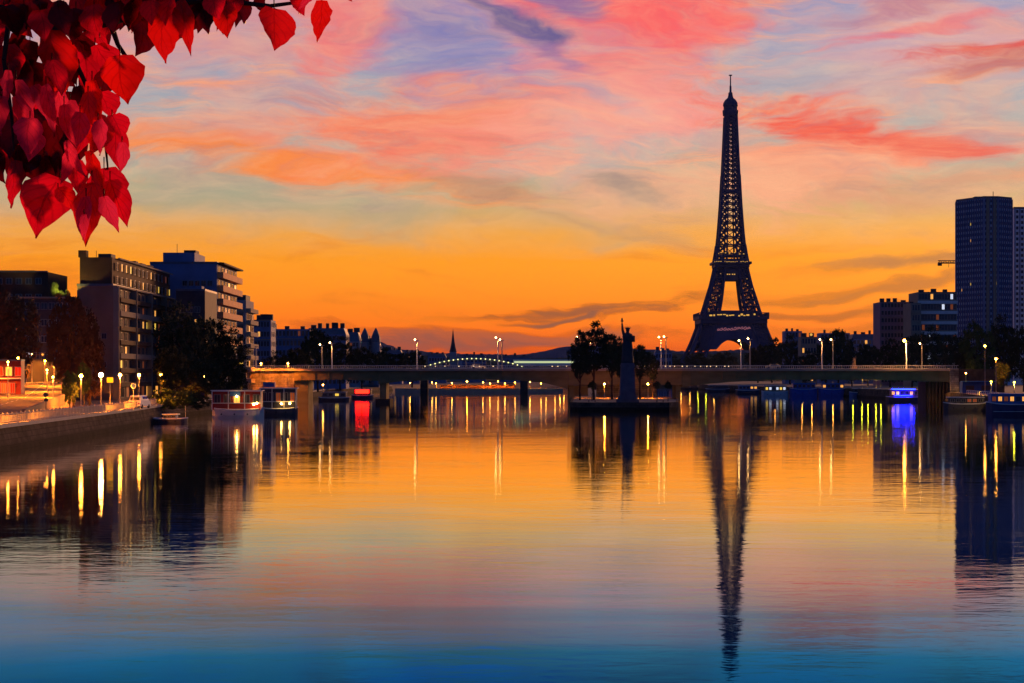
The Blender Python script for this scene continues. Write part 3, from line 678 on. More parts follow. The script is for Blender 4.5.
# crane jib behind the skyscraper
Y = 1180; o = thing('tower_crane', 'dark tower crane whose jib end sticks out left of the skyscraper', 'crane', (PX(972, Y), Y, 3.2))
zt = PZ(263, Y)-3.2; q = MB()
for s in (-1, 1):
    for r2 in (-1, 1): q.beam((s*.9, r2*.9, 0), (s*.9, r2*.9, zt+6), .3)
for k in range(int(zt/3)): q.beam((-.9, -.9, k*3), (.9, -.9, k*3+3), .18); q.beam((.9, .9, k*3), (-.9, .9, k*3+3), .18)
q.build('mast', M['dark'], o); q = MB(); jl = PX(972, Y)-PX(938, Y)
q.beam((-jl, 0, zt), (8, 0, zt), .55); q.beam((-jl, 0, zt+1.3), (8, 0, zt+1.3), .35)
for k in range(10): q.beam((-jl+k*2.6, 0, zt), (-jl+k*2.6+1.3, 0, zt+1.3), .25); q.beam((-jl+k*2.6+1.3, 0, zt+1.3), (-jl+k*2.6+2.6, 0, zt), .25)
q.build('jib', M['dark'], o); MB().box((-jl+1, 0, zt-.8), (2.2, 1.2, 1.6)).build('trolley', M['dark'], o); MB().tube((-jl+6, 0, zt-2.5), (-jl+6, 0, zt), .12).build('hook', M['dark'], o)

# ------------------------------------------------------------------ the iron tower
TY = 2300; TS = TY/F; TX = PX(730.5, TY); TZ = 4.
tw = thing('iron_tower', 'tall tapering iron lattice tower standing above the trees', 'tower', (TX, TY, TZ))
def tz(py): return PZ(py, TY)-TZ
OUT = [(375, 54.5), (350, 40), (335, 34.5), (322, 30), (312, 26.6), (300, 23.3), (285, 19), (270, 15.8), (264, 15)]
INN = [(375, 36), (350, 26), (335, 20.5), (322, 16), (312, 13), (300, 10.8), (285, 8.6), (272, 7.2), (264, 6.5)]
SH = [(264, 15.8), (249, 13.2), (235, 11.8), (220, 10.7), (205, 9.7), (191, 9), (170, 7.9), (150, 7.0), (130, 6.2), (117, 5.7)]
def interp(T, py):
    for (p0, a), (p1, c) in zip(T, T[1:]):
        if p1 <= py <= p0: return a+(c-a)*(p0-py)/(p0-p1)
    return T[-1][1] if py < T[-1][0] else T[0][1]
def panel(q, A, B, Cc, D, w, n=1):          # cross-braced panel between bottom A-B and top D-C
    q.beam(A, Cc, w); q.beam(B, D, w); q.beam(D, Cc, w)
for sx_ in (-1, 1):
    for sy_ in (-1, 1):
        q = MB(); py = 375.; 
        lv = [375, 364, 353, 343, 335, 328, 321, 314, 307, 300, 293, 286, 279, 272, 265]
        def cor(py): o_, i_ = interp(OUT, py)*TS, interp(INN, py)*TS; z = tz(py); return [Vector((sx_*a, sy_*c, z)) for a, c in ((o_, o_), (i_, o_), (i_, i_), (o_, i_))]
        for p0, p1 in zip(lv, lv[1:]):
            a, c = cor(p0), cor(p1)
            for k in range(4):
                q.beam(a[k], c[k], 1.7); k2 = (k+1) % 4
                m0, m1 = (a[k]+a[k2])/2, (c[k]+c[k2])/2; l0 = (a[k]+c[k])/2; l1 = (a[k2]+c[k2])/2
                panel(q, a[k], a[k2], c[k2], c[k], .7); q.beam(m0, m1, .6)
        q.build('leg', M['iron'], tw)
q = MB(); py = 264.; lv = [264.]
while lv[-1] > 118: lv.append(max(117, lv[-1]-max(3.2, interp(SH, lv[-1])*.62)))
for p0, p1 in zip(lv, lv[1:]):
    h0, h1 = interp(SH, p0)*TS, interp(SH, p1)*TS; z0, z1 = tz(p0), tz(p1)
    for k in range(4):
        ca, sa = [(1, 0), (0, 1), (-1, 0), (0, -1)][k]
        def pt(u, h, z): return Vector((ca*h-sa*u*h, sa*h+ca*u*h, z))
        q.beam(pt(-1, h0, z0), pt(-1, h1, z1), 2.6 if p0 > 180 else 2.1)
        q.beam(pt(-.36, h0, z0), pt(-.36, h1, z1), 1.5); q.beam(pt(.36, h0, z0), pt(.36, h1, z1), 1.5)
        for u0, u1 in ((-1, -.36), (.36, 1)):
            q.beam(pt(u0, h0, z0), pt(u1, h1, z1), 1.15); q.beam(pt(u1, h0, z0), pt(u0, h1, z1), 1.15)
        q.beam(pt(-1, h1, z1), pt(1, h1, z1), 1.1)
        q.beam(pt(-.36, h0, z0), pt(.36, h1, z1), .6)
q.build('shaft', M['iron'], tw)
def ring(q, z0, z1, hw, t): 
    for k in range(4):
        r_ = k*math.pi/2; q.box((math.cos(r_)*(hw-t/2), math.sin(r_)*(hw-t/2), (z0+z1)/2), (t, 2*hw-(.02 if k % 2 else 2*t), z1-z0), r_)
q = MB(); ring(q, tz(324), tz(320), 33*TS, 3); ring(q, tz(320)+.1, tz(317.5), 34.5*TS, 12); ring(q, tz(317), tz(316.6), 34.5*TS, .8)
for i in range(31):
    for s in (-1, 1):
        u = -34.4*TS+68.8*TS*i/30; q.beam((u, s*34.3*TS, tz(317.5)), (u, s*34.3*TS, tz(313.6)), .5); q.beam((s*34.3*TS, u, tz(317.5)), (s*34.3*TS, u, tz(313.6)), .5)
ring(q, tz(314), tz(313.4), 34.5*TS, 1.2)
for k in range(4): q.box([(0, -22*TS), (22*TS, 0), (0, 22*TS), (-22*TS, 0)][k]+(tz(314),), ((30*TS, 9*TS, 6) if k % 2 == 0 else (9*TS, 30*TS, 6)))
g1 = q.build('first_gallery', M['iron'], tw)
q = MB(); ring(q, tz(281), tz(268), 14.5*TS, 3); ring(q, tz(267.8), tz(265), 17.2*TS, 6); ring(q, tz(264.8), tz(262.4), 19.2*TS, 9); ring(q, tz(262), tz(259.5), 16.2*TS, 2); ring(q, tz(257), tz(255), 14.4*TS, 2); g2 = q.build('second_gallery', M['iron'], tw)
q = MB(); ring(q, tz(193), tz(190), 9.4*TS, 2.5); q.build('intermediate_floor', M['iron'], tw)
# arches: spandrel plates with a round opening, on each side
for k in range(4):
    q = MB(); r_ = k*math.pi/2; N = 26; half = 24*TS; top = tz(324); zc = tz(357); R_ = 18.5*TS; vs = []
    for th in (0, 2.2):
        for i in range(N+1):
            u = -half*1.38+2.76*half*i/N; hw = 34.4*TS-th
            inside = abs(u) < R_; za = zc+math.sqrt(max(0, R_*R_-u*u))*.93 if inside else zc
            zb = max(za, tz(350)) if inside else tz(350)
            for z in (zb, top):
                hh = interp(OUT, HZ-(z+TZ-CAMZ)/TS)*TS*.97-th
                vs.append((math.sin(r_)*hh+math.cos(r_)*u, -math.cos(r_)*hh+math.sin(r_)*u, z))
    n = 2*(N+1); fs = []
    for i in range(N):
        a = 2*i; fs += [(a, a+2, a+3, a+1), (n+a+1, n+a+3, n+a+2, n+a), (a, n+a, n+a+2, a+2), (a+1, a+3, n+a+3, n+a+1)]
    q.add(vs, fs)
    q.build('arch', M['iron'], tw)
q = MB(); ring(q, tz(122), tz(115), 5.9*TS, 2); q.lathe([(tz(116), 7.6*TS), (tz(113), 8*TS), (tz(110.5), 8*TS), (tz(110), 7*TS), (tz(107), 7*TS), (tz(106), 7.6*TS), (tz(103), 7.2*TS), (tz(100), 5.4*TS), (tz(98), 3*TS), (tz(95), 2.2*TS), (tz(93), 2.2*TS), (tz(92), 1.1*TS)], n=16)
q.build('top_cabin', M['iron'], tw)
q = MB(); q.tube((0, 0, tz(93)), (0, 0, tz(86)), 1.3, 1.1); q.tube((0, 0, tz(86)), (0, 0, tz(75)), .75, .6); q.box((0, 0, tz(75.3)), (3.4, 3.4, .9)); q.build('antenna', M['iron'], tw)
# gallery lights
def glow(px, py, w, h, mm='e_gold', dep=None, name='gallery_light'):
    MB().box((0, 0, 0), (w*TS, .6, h*TS)).build(name, M[mm], {'f': g1, 's': g2}.get('f' if py > 300 else 's'), ((px-730.5)*TS, -(dep)*TS, tz(py)))
for px in range(708, 753, 3):
    if R.random() < .75: glow(px+R.uniform(-1, 1), 316+R.uniform(-.8, .8), R.uniform(1.2, 2.8), R.uniform(.8, 1.8), 'e_gold', 34.7)
for px in range(713, 749, 2):
    if R.random() < .8: glow(px, 262.6+R.uniform(-.4, .4), R.uniform(.6, 1.4), .5, 'e_gold', 19.5)
for px in (726, 728, 731, 733): glow(px, 275, 1.2, .9, 'e_gold', 14.8)
for px in (717, 720, 724, 728, 733, 738, 742): glow(px, 254+R.uniform(-1, 1), 1.2, .7, 'e_gold', 14.9)
for _ in range(26):
    py = R.uniform(272, 312); s = R.choice((-1, 1)); o_, i_ = interp(OUT, py), interp(INN, py); glow(730.5+s*R.uniform(i_+1, o_-1), py, .6, .6, 'e_dim' if R.random() < .6 else 'e_gold', o_+.4)
# illegible pink script on the first-floor frieze: small looping strokes
q = MB()
for k in range(10):
    u0 = (k-4.7)*3.3*TS; z0 = tz(330.5)+(math.sin(k*1.3)*.4+.25*k)*1.; hh = (1.3+.5*((k*7) % 3))*TS
    pr = None
    for j in range(9):
        a_ = j/8*2*math.pi; p_ = Vector((u0+math.cos(a_)*1.1*TS+(math.sin(a_)*.4)*TS, -34.2*TS, z0+math.sin(a_)*hh*.6))
        if pr and j not in (5,): q.beam(pr, p_, .42)
        pr = p_
    q.beam((u0+1.1*TS, -34.2*TS, z0), (u0+2.2*TS, -34.2*TS, z0-hh*.45), .42)
q.build('lettering', M['e_pink'], g1)

# ------------------------------------------------------------------ bridge
BY = 610; BW = 16; K = BY/F
bz = lambda py: PZ(py, BY); bx = lambda px: PX(px, BY)
bt = bz(369.2)
br_ = thing('road_bridge', 'long low road bridge crossing the whole river over the island', 'bridge', (0, BY, 0))
def girder(prof):                            # prof: (px, bottom py) left to right
    q = MB(); vs = []
    for px, pb in prof:
        x, z = bx(px), bz(pb); vs += [(x, 0, z), (x, 0, bt-.5), (x, BW, bt-.5), (x, BW, z)]
    fs = [(3, 2, 1, 0)]
    for i in range(len(prof)-1):
        a = 4*i; c = a+4; fs += [(a, c, c+1, a+1), (a+1, c+1, c+2, a+2), (a+2, c+2, c+3, a+3), (a+3, c+3, c, a)]
    e = 4*(len(prof)-1); fs.append((e, e+1, e+2, e+3)); q.add(vs, fs)
    for (pa, ba), (pb, bb_) in zip(prof, prof[1:]):
        k_n = max(1, int((bx(pb)-bx(pa))/3.2))
        for i in range(k_n):
            tt = (i+.5)/k_n; x = bx(pa)+(bx(pb)-bx(pa))*tt; zb = bz(ba+(bb_-ba)*tt)+.12; q.box((x, -.13, (zb+bt-.6)/2), (.16, .3, bt-.6-zb))
    q.box(((bx(prof[0][0])+bx(prof[-1][0]))/2, -.12, bt-1.), (bx(prof[-1][0])-bx(prof[0][0])-.2, .2, .14))
    return q.build('girder', M['bridge'], br_)
girder([(294, 381), (336, 379.6), (378, 381)]); girder([(378.3, 384), (400, 381.3), (440, 380), (485, 379.6), (520, 380.5), (545, 383), (568, 389)])
girder([(568.3, 385), (682, 385)]); girder([(682.3, 387), (700, 384.6), (730, 382), (765, 380.2), (820, 379.6), (880, 380), (928, 381), (950, 382)])
MB().box(((bx(248)+bx(958))/2, BW/2, bt-.25), (bx(958)-bx(248), BW+1.6, .5)).build('deck', M['bridge_pale'], br_)
MB().box(((bx(248)+bx(958))/2, BW/2, bt+.03), (bx(958)-bx(248), BW-4, .05)).build('roadway', M['asphalt'], br_)
for s, yy in ((0, -.6), (1, BW+.6)):
    q = MB(); x = bx(248); q.box(((bx(248)+bx(958))/2, yy, bt+1.05), (bx(958)-bx(248), .14, .1)); q.box(((bx(248)+bx(958))/2, yy, bt+.2), (bx(958)-bx(248), .14, .08))
    while x < bx(958): q.box((x, yy, bt+.6), (.07, .07, .8)); x += .55
    q.build('railing', M['white'] if s == 0 else M['steel'], br_)
def pier(p0, p1, top, name='pier', m='bridge', z0=-2, y0=1, d=14):
    MB().box(((bx(p0)+bx(p1))/2, y0+d/2, (z0+bz(top))/2), (bx(p1)-bx(p0), d, bz(top)-z0)).build(name, M[m], br_)
pier(379.5, 386, 381); pier(294.5, 308, 380.4)
MB().box((bx(383), 8, .4), (4.2, 18, 1.8)).build('pier_base', M['stone'], br_)
pier(569, 574, 385.4); pier(598, 658, 385.4, m='ashlar_light', y0=6, d=6); pier(676, 681, 385.6)
MB().box((bx(581.5), 9, (2+bz(385.4))/2), (bx(590)-bx(574.5), .6, bz(386)-2)).build('pier_panel', M['bridge_pale'], br_)
# right abutment with colonnade
pier(949.5, 958, 369.8, 'abutment', 'ashlar_light', y0=-1, d=17); 
for px in (929, 932.5, 936, 939.5, 943, 946.5): pier(px, px+1.5, 382, 'column', 'brown', y0=.5, d=1.2)
pier(928, 949, 382, 'back_wall', 'brown', y0=3, d=12)
# left abutment / approach wall
pier(248, 294, 371.7, 'abutment', 'ashlar_light', y0=.6, d=15)
# right approach ramp wall beyond the bridge
o = tag(MB().box(((bx(958.3)+bx(1005))/2, 8, (3.2+bt)/2), (bx(1005)-bx(958.3), 15, bt-3.2)).build('approach_wall', M['stone'], None, (0, BY, 0)), 'stone wall carrying the road on from the right bridge end', 'wall')
o = tag(MB().box(((bx(150)+bx(247.7))/2, 8, (2.7+bt)/2), (bx(247.7)-bx(150), 15, bt-2.7)).build('approach_wall', M['bridge_pale'], None, (0, BY, 0)), 'pale orange-lit wall carrying the road on from the left bridge end', 'wall')
for px, lb in ((261, 'orange lamp in front of the left bridge wall, nearer the black trees'), (288, 'orange lamp in front of the left bridge wall, nearer the first pier'), (323, 'orange lamp under the first left span of the bridge')):
    Y = 606 if px < 300 else 645; lamp('wall%d' % px, 'globe', PZ(363.5 if px < 300 else 385, Y)-2.82, M['e_quay'], .24, (PX(px, Y), Y, 2.82), lb, None, watt=9000)
# bridge lamps
bl = [(256, 346, 'bridge lamp at the left abutment wall'), (332, 343, 'bridge lamp over the first left span'), (417, 340, 'bridge lamp left of the far church spire'), (498, 338, 'bridge lamp above the lit railway arch'),
      (579, 337.5, 'bridge lamp in front of the island tree'), (661, 337.5, 'bridge lamp right of the statue'), (741, 341, 'bridge lamp in front of the iron tower arch'),
      (822, 340, 'bridge lamp in front of the dark trees right of the iron tower'), (906.5, 341, 'glaring bridge lamp near the right bridge end')]
def blamp(px, py, dy, big, nm, grp, zz=None):
    Y = BY+dy; z0 = bt+.01 if zz is None else zz; h = PZ(py, Y)-z0
    o = thing('bridge_lamp', nm, 'street lamp', (PX(px, Y), Y, z0), 0, grp)
    MB().tube((0, 0, 0), (0, 0, 1), .24, .2).tube((0, 0, 1), (0, 0, h-.2), .2, .14).build('post', M['white'] if dy < 5 else M['steel'], o)
    MB().box((0, 0, h-.12), (1.3, .3, .16)).build('arm', M['steel'], o)
    me = MB().ball((0, 0, 0), .24 if not big else .42).mesh('bulb', M['e_bridge'] if not big else M['e_sodium'])
    link('bulb', me, o, (-.6, 0, h+.1))
    w_ = 26000 if big else (1600 if dy < 5 else 500)
    if ('b', w_) not in LL:
        l = bpy.data.lights.new('lamp_light', 'SPOT'); l.energy = w_; l.color = (1, .42, .1); l.spot_size = math.radians(160); l.spot_blend = .3; l.shadow_soft_size = .2; LL[('b', w_)] = l
    link('lamp_light', LL[('b', w_)], o, (-1.1, -1., h-.3))
    
for px, py, nm in bl: blamp(px, py, -.1, px > 900, nm, 'lamps along the near side of the bridge')
for px, py, nm in [(322, 345, 'thin dark lamp beside the first-span bridge lamp'), (502, 340, 'thin far-side lamp just right of the one over the railway arch'), (666, 337, 'thin far-side lamp close right of the statue-side one'),
                   (750, 339, 'thin far-side lamp right of the iron tower arch'), (833, 340, 'thin far-side lamp in front of the dark round trees'), (922, 344, 'thin far-side lamp beside the glaring one'),
                   (592, 343, 'thin far-side lamp half hidden by the island tree')]:
    blamp(px, py, BW, False, nm, 'lamps along the far side of the bridge')
# small lights strung on the bridge railing
lm = MB().ball((0, 0, 0), .15, 6).mesh('marker_light', em('marker_bulb', '#e8c890', 2.2))
for px in list(range(640, 735, 6))+[426, 437, 446, 459, 472, 480, 494, 551, 559, 566]:
    tag(link('marker_light', lm, None, (bx(px)+R.uniform(-.5, .5), BY+.4, bt+.85)), 'small pale light dotted along the bridge railing', 'marker light', 'small lights along the bridge railing')

# ------------------------------------------------------------------ vehicles
def car(nm, loc, rz, m, lights=True, van=False):
    o = thing('van' if van else 'car', nm, 'van' if van else 'car', loc, rz)
    L, W_ = (4.8, 1.9) if van else (4.3, 1.75); H_ = 2.1 if van else 1.45
    pr = [(-L/2, .35), (-L/2, .85), (-L/2+.1, H_*.62), (-L/2+(.25 if van else .75), H_), (L*.12, H_), (L*.3, H_*.62), (L/2-.1, H_*.5), (L/2, .7), (L/2, .35)]
    q = MB(); n = len(pr); q.add([(x, -W_/2*(.86 if z > H_*.8 else 1), z) for x, z in pr]+[(x, W_/2*(.86 if z > H_*.8 else 1), z) for x, z in pr],
          [tuple(range(n)), tuple(range(2*n-1, n-1, -1))]+[(i, n+i, n+(i+1) % n, (i+1) % n) for i in range(n)]); q.build('body', m, o)
    for s in (-1, 1): MB().box((-.1, s*(W_/2*.94), H_*.8), (L*.45, .05, H_*.24)).build('side_window', M['glass'], o)
    MB().add([(L*.13+.03, -W_*.42, H_*.96), (L*.13+.03, W_*.42, H_*.96), (L*.3+.03, W_*.45, H_*.66), (L*.3+.03, -W_*.45, H_*.66)], [(0, 3, 2, 1)]).build('windscreen', M['glass'], o)
    MB().box((-L/2+.03, 0, H_*.76), (.06, W_*.8, H_*.22)).build('rear_window', M['glass'], o)
    wh = MB().tube((0, -.11, 0), (0, .11, 0), .33, n=14).mesh('wheel', M['rubber'])
    for a_ in (-1, 1):
        for s in (-1, 1): link('wheel', wh, o, (a_*L*.32, s*(W_/2-.08), .33))
    hl = MB().box((0, 0, 0), (.06, .3, .16)).mesh('headlight', M['e_gold'] if lights else M['white']); tl = MB().box((0, 0, 0), (.06, .25, .2)).mesh('tail_light', M['redpaint'])
    for s in (-1, 1): link('headlight', hl, o, (L/2+.01, s*W_*.35, .68)); link('tail_light', tl, o, (-L/2-.01, s*W_*.36, .8))
car('white van parked on the left quay under the orange lamps', (PX(140, 338), 338, QZ), math.radians(80), M['white'], False, True)
for px, lb, mm in ((606, 'dark car crossing the bridge behind the island tree', 'dark'), (478, 'pale car on the bridge below the lit railway arch', 'white'), (300, 'dark car at the left end of the bridge', 'dark'), (775, 'grey car on the bridge right of the iron tower', 'steel')):
    car(lb, (bx(px), BY+4.5, bt+.06), math.pi if px != 478 else 0, M[mm])
# road sign, quay furniture
o = thing('road_sign', 'round road sign on a thin post beside the white van', 'road sign', (PX(133.5, 322), 322, QZ)); zz = PZ(386, 322)-QZ
MB().tube((0, 0, 0), (0, 0, zz), .05).build('post', M['steel'], o); MB().tube((0, -.02, zz), (0, -.08, zz), .42, n=20).build('sign_face', M['white'], o); MB().tube((0, -.082, zz), (0, -.10, zz), .3, n=20).build('sign_centre', mat('sign_blue', (.05, .1, .3), .5), o)
o = thing('road_sign', 'dark round-headed sign post standing on the curb of the orange road', 'road sign', (PX(46, 262), 262, QZ)); zz = PZ(394, 262)-QZ
MB().tube((0, 0, 0), (0, 0, zz), .07).build('post', M['dark'], o); MB().tube((0, -.02, zz-.1), (0, -.08, zz-.1), .3, n=20).build('sign_face', M['dark'], o); MB().box((0, -.05, zz-.75), (.5, .06, .35)).build('sign_plate', M['dark'], o)
Yq = 330; o = thing('lit_sign', 'small yellow illuminated box sign beside the brightest quay lamp', 'sign', (PX(110, Yq), Yq, QZ)); zz = PZ(380, Yq)-QZ
MB().tube((0, 0, 0), (0, 0, zz-.4), .06).build('post', M['steel'], o); MB().box((0, 0, zz), (.95, .2, .8)).build('sign_box', em('yellow_sign', '#ffb010', 1.6), o)

# ------------------------------------------------------------------ island with statue
b = MB(); IS = [(PX(572, 488), 490), (PX(580, 484), 484), (PX(668, 484), 484), (PX(677, 488), 490), (PX(677, 560), 560), (42, 700), (46, 1100), (44, 1300), (40, 1300), (33, 1100), (21, 700), (PX(573, 560), 560)]
b.prism(IS, -3, 1.75); struct(b.build('island_ground', M['paving']))
isw = MB()
for i in range(len(IS)):
    (x0_, y0_), (x1_, y1_) = IS[i], IS[(i+1) % len(IS)]; d = Vector((x1_-x0_, y1_-y0_)); L = d.length; c = Vector((x0_, y0_))+d/2; n = Vector((d.y, -d.x)).normalized()*.12
    isw.box((c.x+n.x, c.y+n.y, -.1+.015*(i % 3)), (L+.3, .5, 4), math.atan2(d.y, d.x))
tag(isw.build('island_wall', M['ashlar']), 'low dark stone wall ringing the narrow island', 'wall')
SY = 500; st = thing('statue', 'dark robed statue raising a torch on a tall stone pedestal', 'statue', (PX(627.5, SY), SY, 1.75)); k_ = SY/F
zp = PZ(363, SY)-1.75
q = MB(); q.box((0, 0, .35), (5.2, 5.2, .7)); q.box((0, 0, 1.1), (4.3, 4.3, .8)); q.box((0, 0, 1.5+(zp-2.4)/2), (3.7, 3.7, zp-2.4), 0, .84); q.box((0, 0, zp-.65), (3.35, 3.35, .5)); q.box((0, 0, zp-.2), (3.0, 3.0, .4)); q.build('pedestal', M['granite'], st)
q = MB()
q.lathe([(0, 1.35), (.5, 1.38), (2, 1.22), (3.6, 1.12), (4.8, 1.0), (5.6, 1.02), (6.3, 1.12), (6.9, .95), (7.15, .42), (7.4, .33)], (0, 0, zp), 36, 1.05, .8, .07, 10)
q.lathe([(7.3, .3), (7.5, .42), (7.8, .5), (8.1, .48), (8.35, .36), (8.5, .15)], (0.05, 0, zp), 14, .9, 1.)   # head
q.lathe([(8.05, .56), (8.3, .6), (8.38, .5)], (.05, 0, zp), 14)
for i in range(7):
    a_ = math.radians(-75+25*i); q.tube((.05+math.sin(a_)*.45, -.1, zp+8.2+math.cos(a_)*.1), (.05+math.sin(a_)*.95, -.25, zp+8.25+math.cos(a_)*.62), .07, .02, 5)
q.path([(-.75, 0, zp+6.5), (-1.15, -.1, zp+7.7), (-1.28, -.15, zp+9.1)], [.42, .34, .22])      # raised arm
q.ball((-1.29, -.15, zp+9.25), .24, 8); q.lathe([(0, .1), (.7, .13), (.85, .38), (.98, .38), (1.0, .2), (1.35, .24), (1.75, .03)], (-1.3, -.15, zp+9.1), 10)
q.path([(.8, 0, zp+6.5), (1.25, -.2, zp+5.6), (1.0, -.75, zp+5.2)], [.45, .36, .22])
q.box((1.25, -.75, zp+5.75), (.95, .3, 1.5), .5)                                                # tablet
q.path([(-.85, -.4, zp+6.6), (0, -.82, zp+5.6), (.95, -.6, zp+4.9)], [.22, .26, .22])           # drape across the chest
q.build('figure', M['bronze'], st, smooth=True)
for px, py, lb in ((604.5, 384, 'warm globe lamp on the island left of the statue'), (648, 384, 'warm globe lamp on the island right of the statue')):
    lamp('island', 'globe', PZ(py, 592)-1.75, mat('island_bulb', (1, .3, .003), .5, emit=(1, .32, .02), es=700), .2, (PX(px, 592), 592, 1.75), lb, None, watt=24000)
# benches / low wall on the island
for px, lb in ((592, 'stone block seat on the island left of the statue'), (660, 'stone block seat on the island right of the statue')):
    o = thing('bench', lb, 'bench', (PX(px, 503), 503, 1.75)); MB().box((0, 0, .45), (2, .6, .12)).build('seat', M['bridge_pale'], o)
    lg = MB().box((0, 0, .2), (.2, .5, .4)).mesh('leg', M['stone'])
    for s in (-1, 1): link('leg', lg, o, (s*.75, 0, 0))

# ------------------------------------------------------------------ railway arch bridge farther up
RY = 950; o = thing('railway_bridge', 'lit steel arch railway bridge behind the road bridge', 'bridge', (0, RY, 0)); rz_ = lambda p: PZ(p, RY); rx_ = lambda p: PX(p, RY)
MB().box(((rx_(395)+rx_(600))/2, 4, rz_(368.5)), (rx_(600)-rx_(395), 8, 1.4)).build('deck', M['steel'], o)
for yy in (0, 8):
    q = MB(); pp = None
    for i in range(25):
        p = 424+100*i/24; zt = 367.5-8.6*(1-((p-474)/50)**2); cur = Vector((rx_(p), yy, rz_(zt)))
        if pp: q.beam(pp, cur, .75)
        if i % 2 == 0: q.beam(cur, (cur.x, yy, rz_(368)), .35)
        pp = cur
    q.build('arch', M['steel'], o)
for p in (424, 524, 596): MB().box((rx_(p), 4, (rz_(369)-2)/2), (3.4, 8, rz_(369)+2)).build('pier', M['stone'], o)
am = MB().ball((0, 0, 0), .3, 6).mesh('arch_light', em('arch_bulb', '#e8e090', 2.2))
for i in range(22):
    p = 426+96*i/21; link('arch_light', am, o, (rx_(p), -.7, rz_(367-8.4*(1-((p-474)/50)**2))))
o = thing('train', 'pale lit train on the railway bridge left of the island tree', 'train', (rx_(544), RY+3, rz_(366.9)))
L = rx_(575)-rx_(513); MB().box((0, 0, 1.9), (L, 2.8, 3)).build('body', M['white'], o); MB().box((0, -1.42, 2.2), (L-1, .05, .9)).build('window_strip', em('train_windows', '#d8e0a0', .8), o)
for s in (-.4, -.13, .13, .4): MB().box((L*s, 0, .2), (3, 2, .5)).build('bogie', M['dark'], o)

# ------------------------------------------------------------------ far quay lamps seen under the bridge
fq = [(410, 385.5, 720), (422, 386, 850), (432, 385, 860), (436, 386, 840), (452, 385.5, 860), (467, 384, 780), (483, 385, 900), (490, 386, 920), (498, 384, 880), (505, 386, 960), (515, 385, 960), (524, 386, 900), (530, 384.5, 880), (541, 386, 940), (546, 385, 860), (555, 386, 900), (560, 388, 800), (564, 389, 800)]
# a stone landing stage behind the bridge that carries them
o = thing('landing_stage', 'long orange-lit landing stage seen low under the left bridge span', 'landing stage', (0, 0, 0))
b = MB(); b.prism([(PX(395, 980), 980), (PX(563, 980), 980), (PX(563, 990), 990), (PX(395, 990), 990)], -2, 2.2); b.build('platform', M['bridge_pale'], o)
MB().prism([(PX(440, 986), 984), (PX(515, 986), 984), (PX(515, 989), 989), (PX(440, 989), 989)], 2.2, 3.9).build('shed', M['brown'], o)
ordn = ['first', 'second', 'third', 'fourth', 'fifth', 'sixth', 'seventh', 'eighth', 'ninth', 'tenth', 'eleventh', 'twelfth', 'thirteenth', 'fourteenth', 'fifteenth', 'sixteenth', 'seventeenth', 'eighteenth']
for (px, py, Y), od in zip(fq, ordn):
    Y = 982.; big = px == 467
    lb = 'flaring orange lamp under the middle of the left bridge span' if big else '%s lamp from the left on the landing stage under the bridge' % od
    lamp('far%s' % big, 'globe', PZ(py-2.5, Y)-2.2, mat('far_bulb_big', (1, .3, .003), .5, emit=(1, .32, .02), es=120) if big else M['e_quay'], .32 if big else .22, (PX(px, Y), Y, 2.2), lb, 'lamps on the landing stage', watt=5000)
fr_ = [(681, 384, 'sodium'), (690, 386, 'quay'), (698, 386, 'green'), (706, 386, 'green'), (714, 386, 'quay'), (775, 384, 'quay'), (802, 384, 'quay'), (812, 385, 'quay'), (833, 385, 'quay'), (853, 384, 'green'), (862, 385, 'green'), (868, 384, 'green'), (876, 385, 'green'), (881, 384, 'green')]
for (px, py, k), od in zip(fr_, ordn):
    Y = 1160. if px < 730 else (1010. if px < 790 else 840.); X = PX(px, Y)
    if px < 730: Y = 1250.; X = PX(px, Y)
    lamp(k+'r', 'globe', 3.6 if px > 730 else 4.5, M['e_'+k] if k != 'sodium' else M['e_quay'], .27, (X, Y, 3.2 if px > 730 else 1.2), '%s lamp from the left under the right bridge span' % od, 'lamps under the right bridge span', watt=500, col=(1, .45, .06))
o = thing('landing_stage', 'dark pontoon with lamps right of the island under the bridge', 'landing stage'); MB().prism(rect(PX(678, 1250), PX(722, 1250), 1246, 1256), -1, 1.2).build('platform', M['stone'], o)

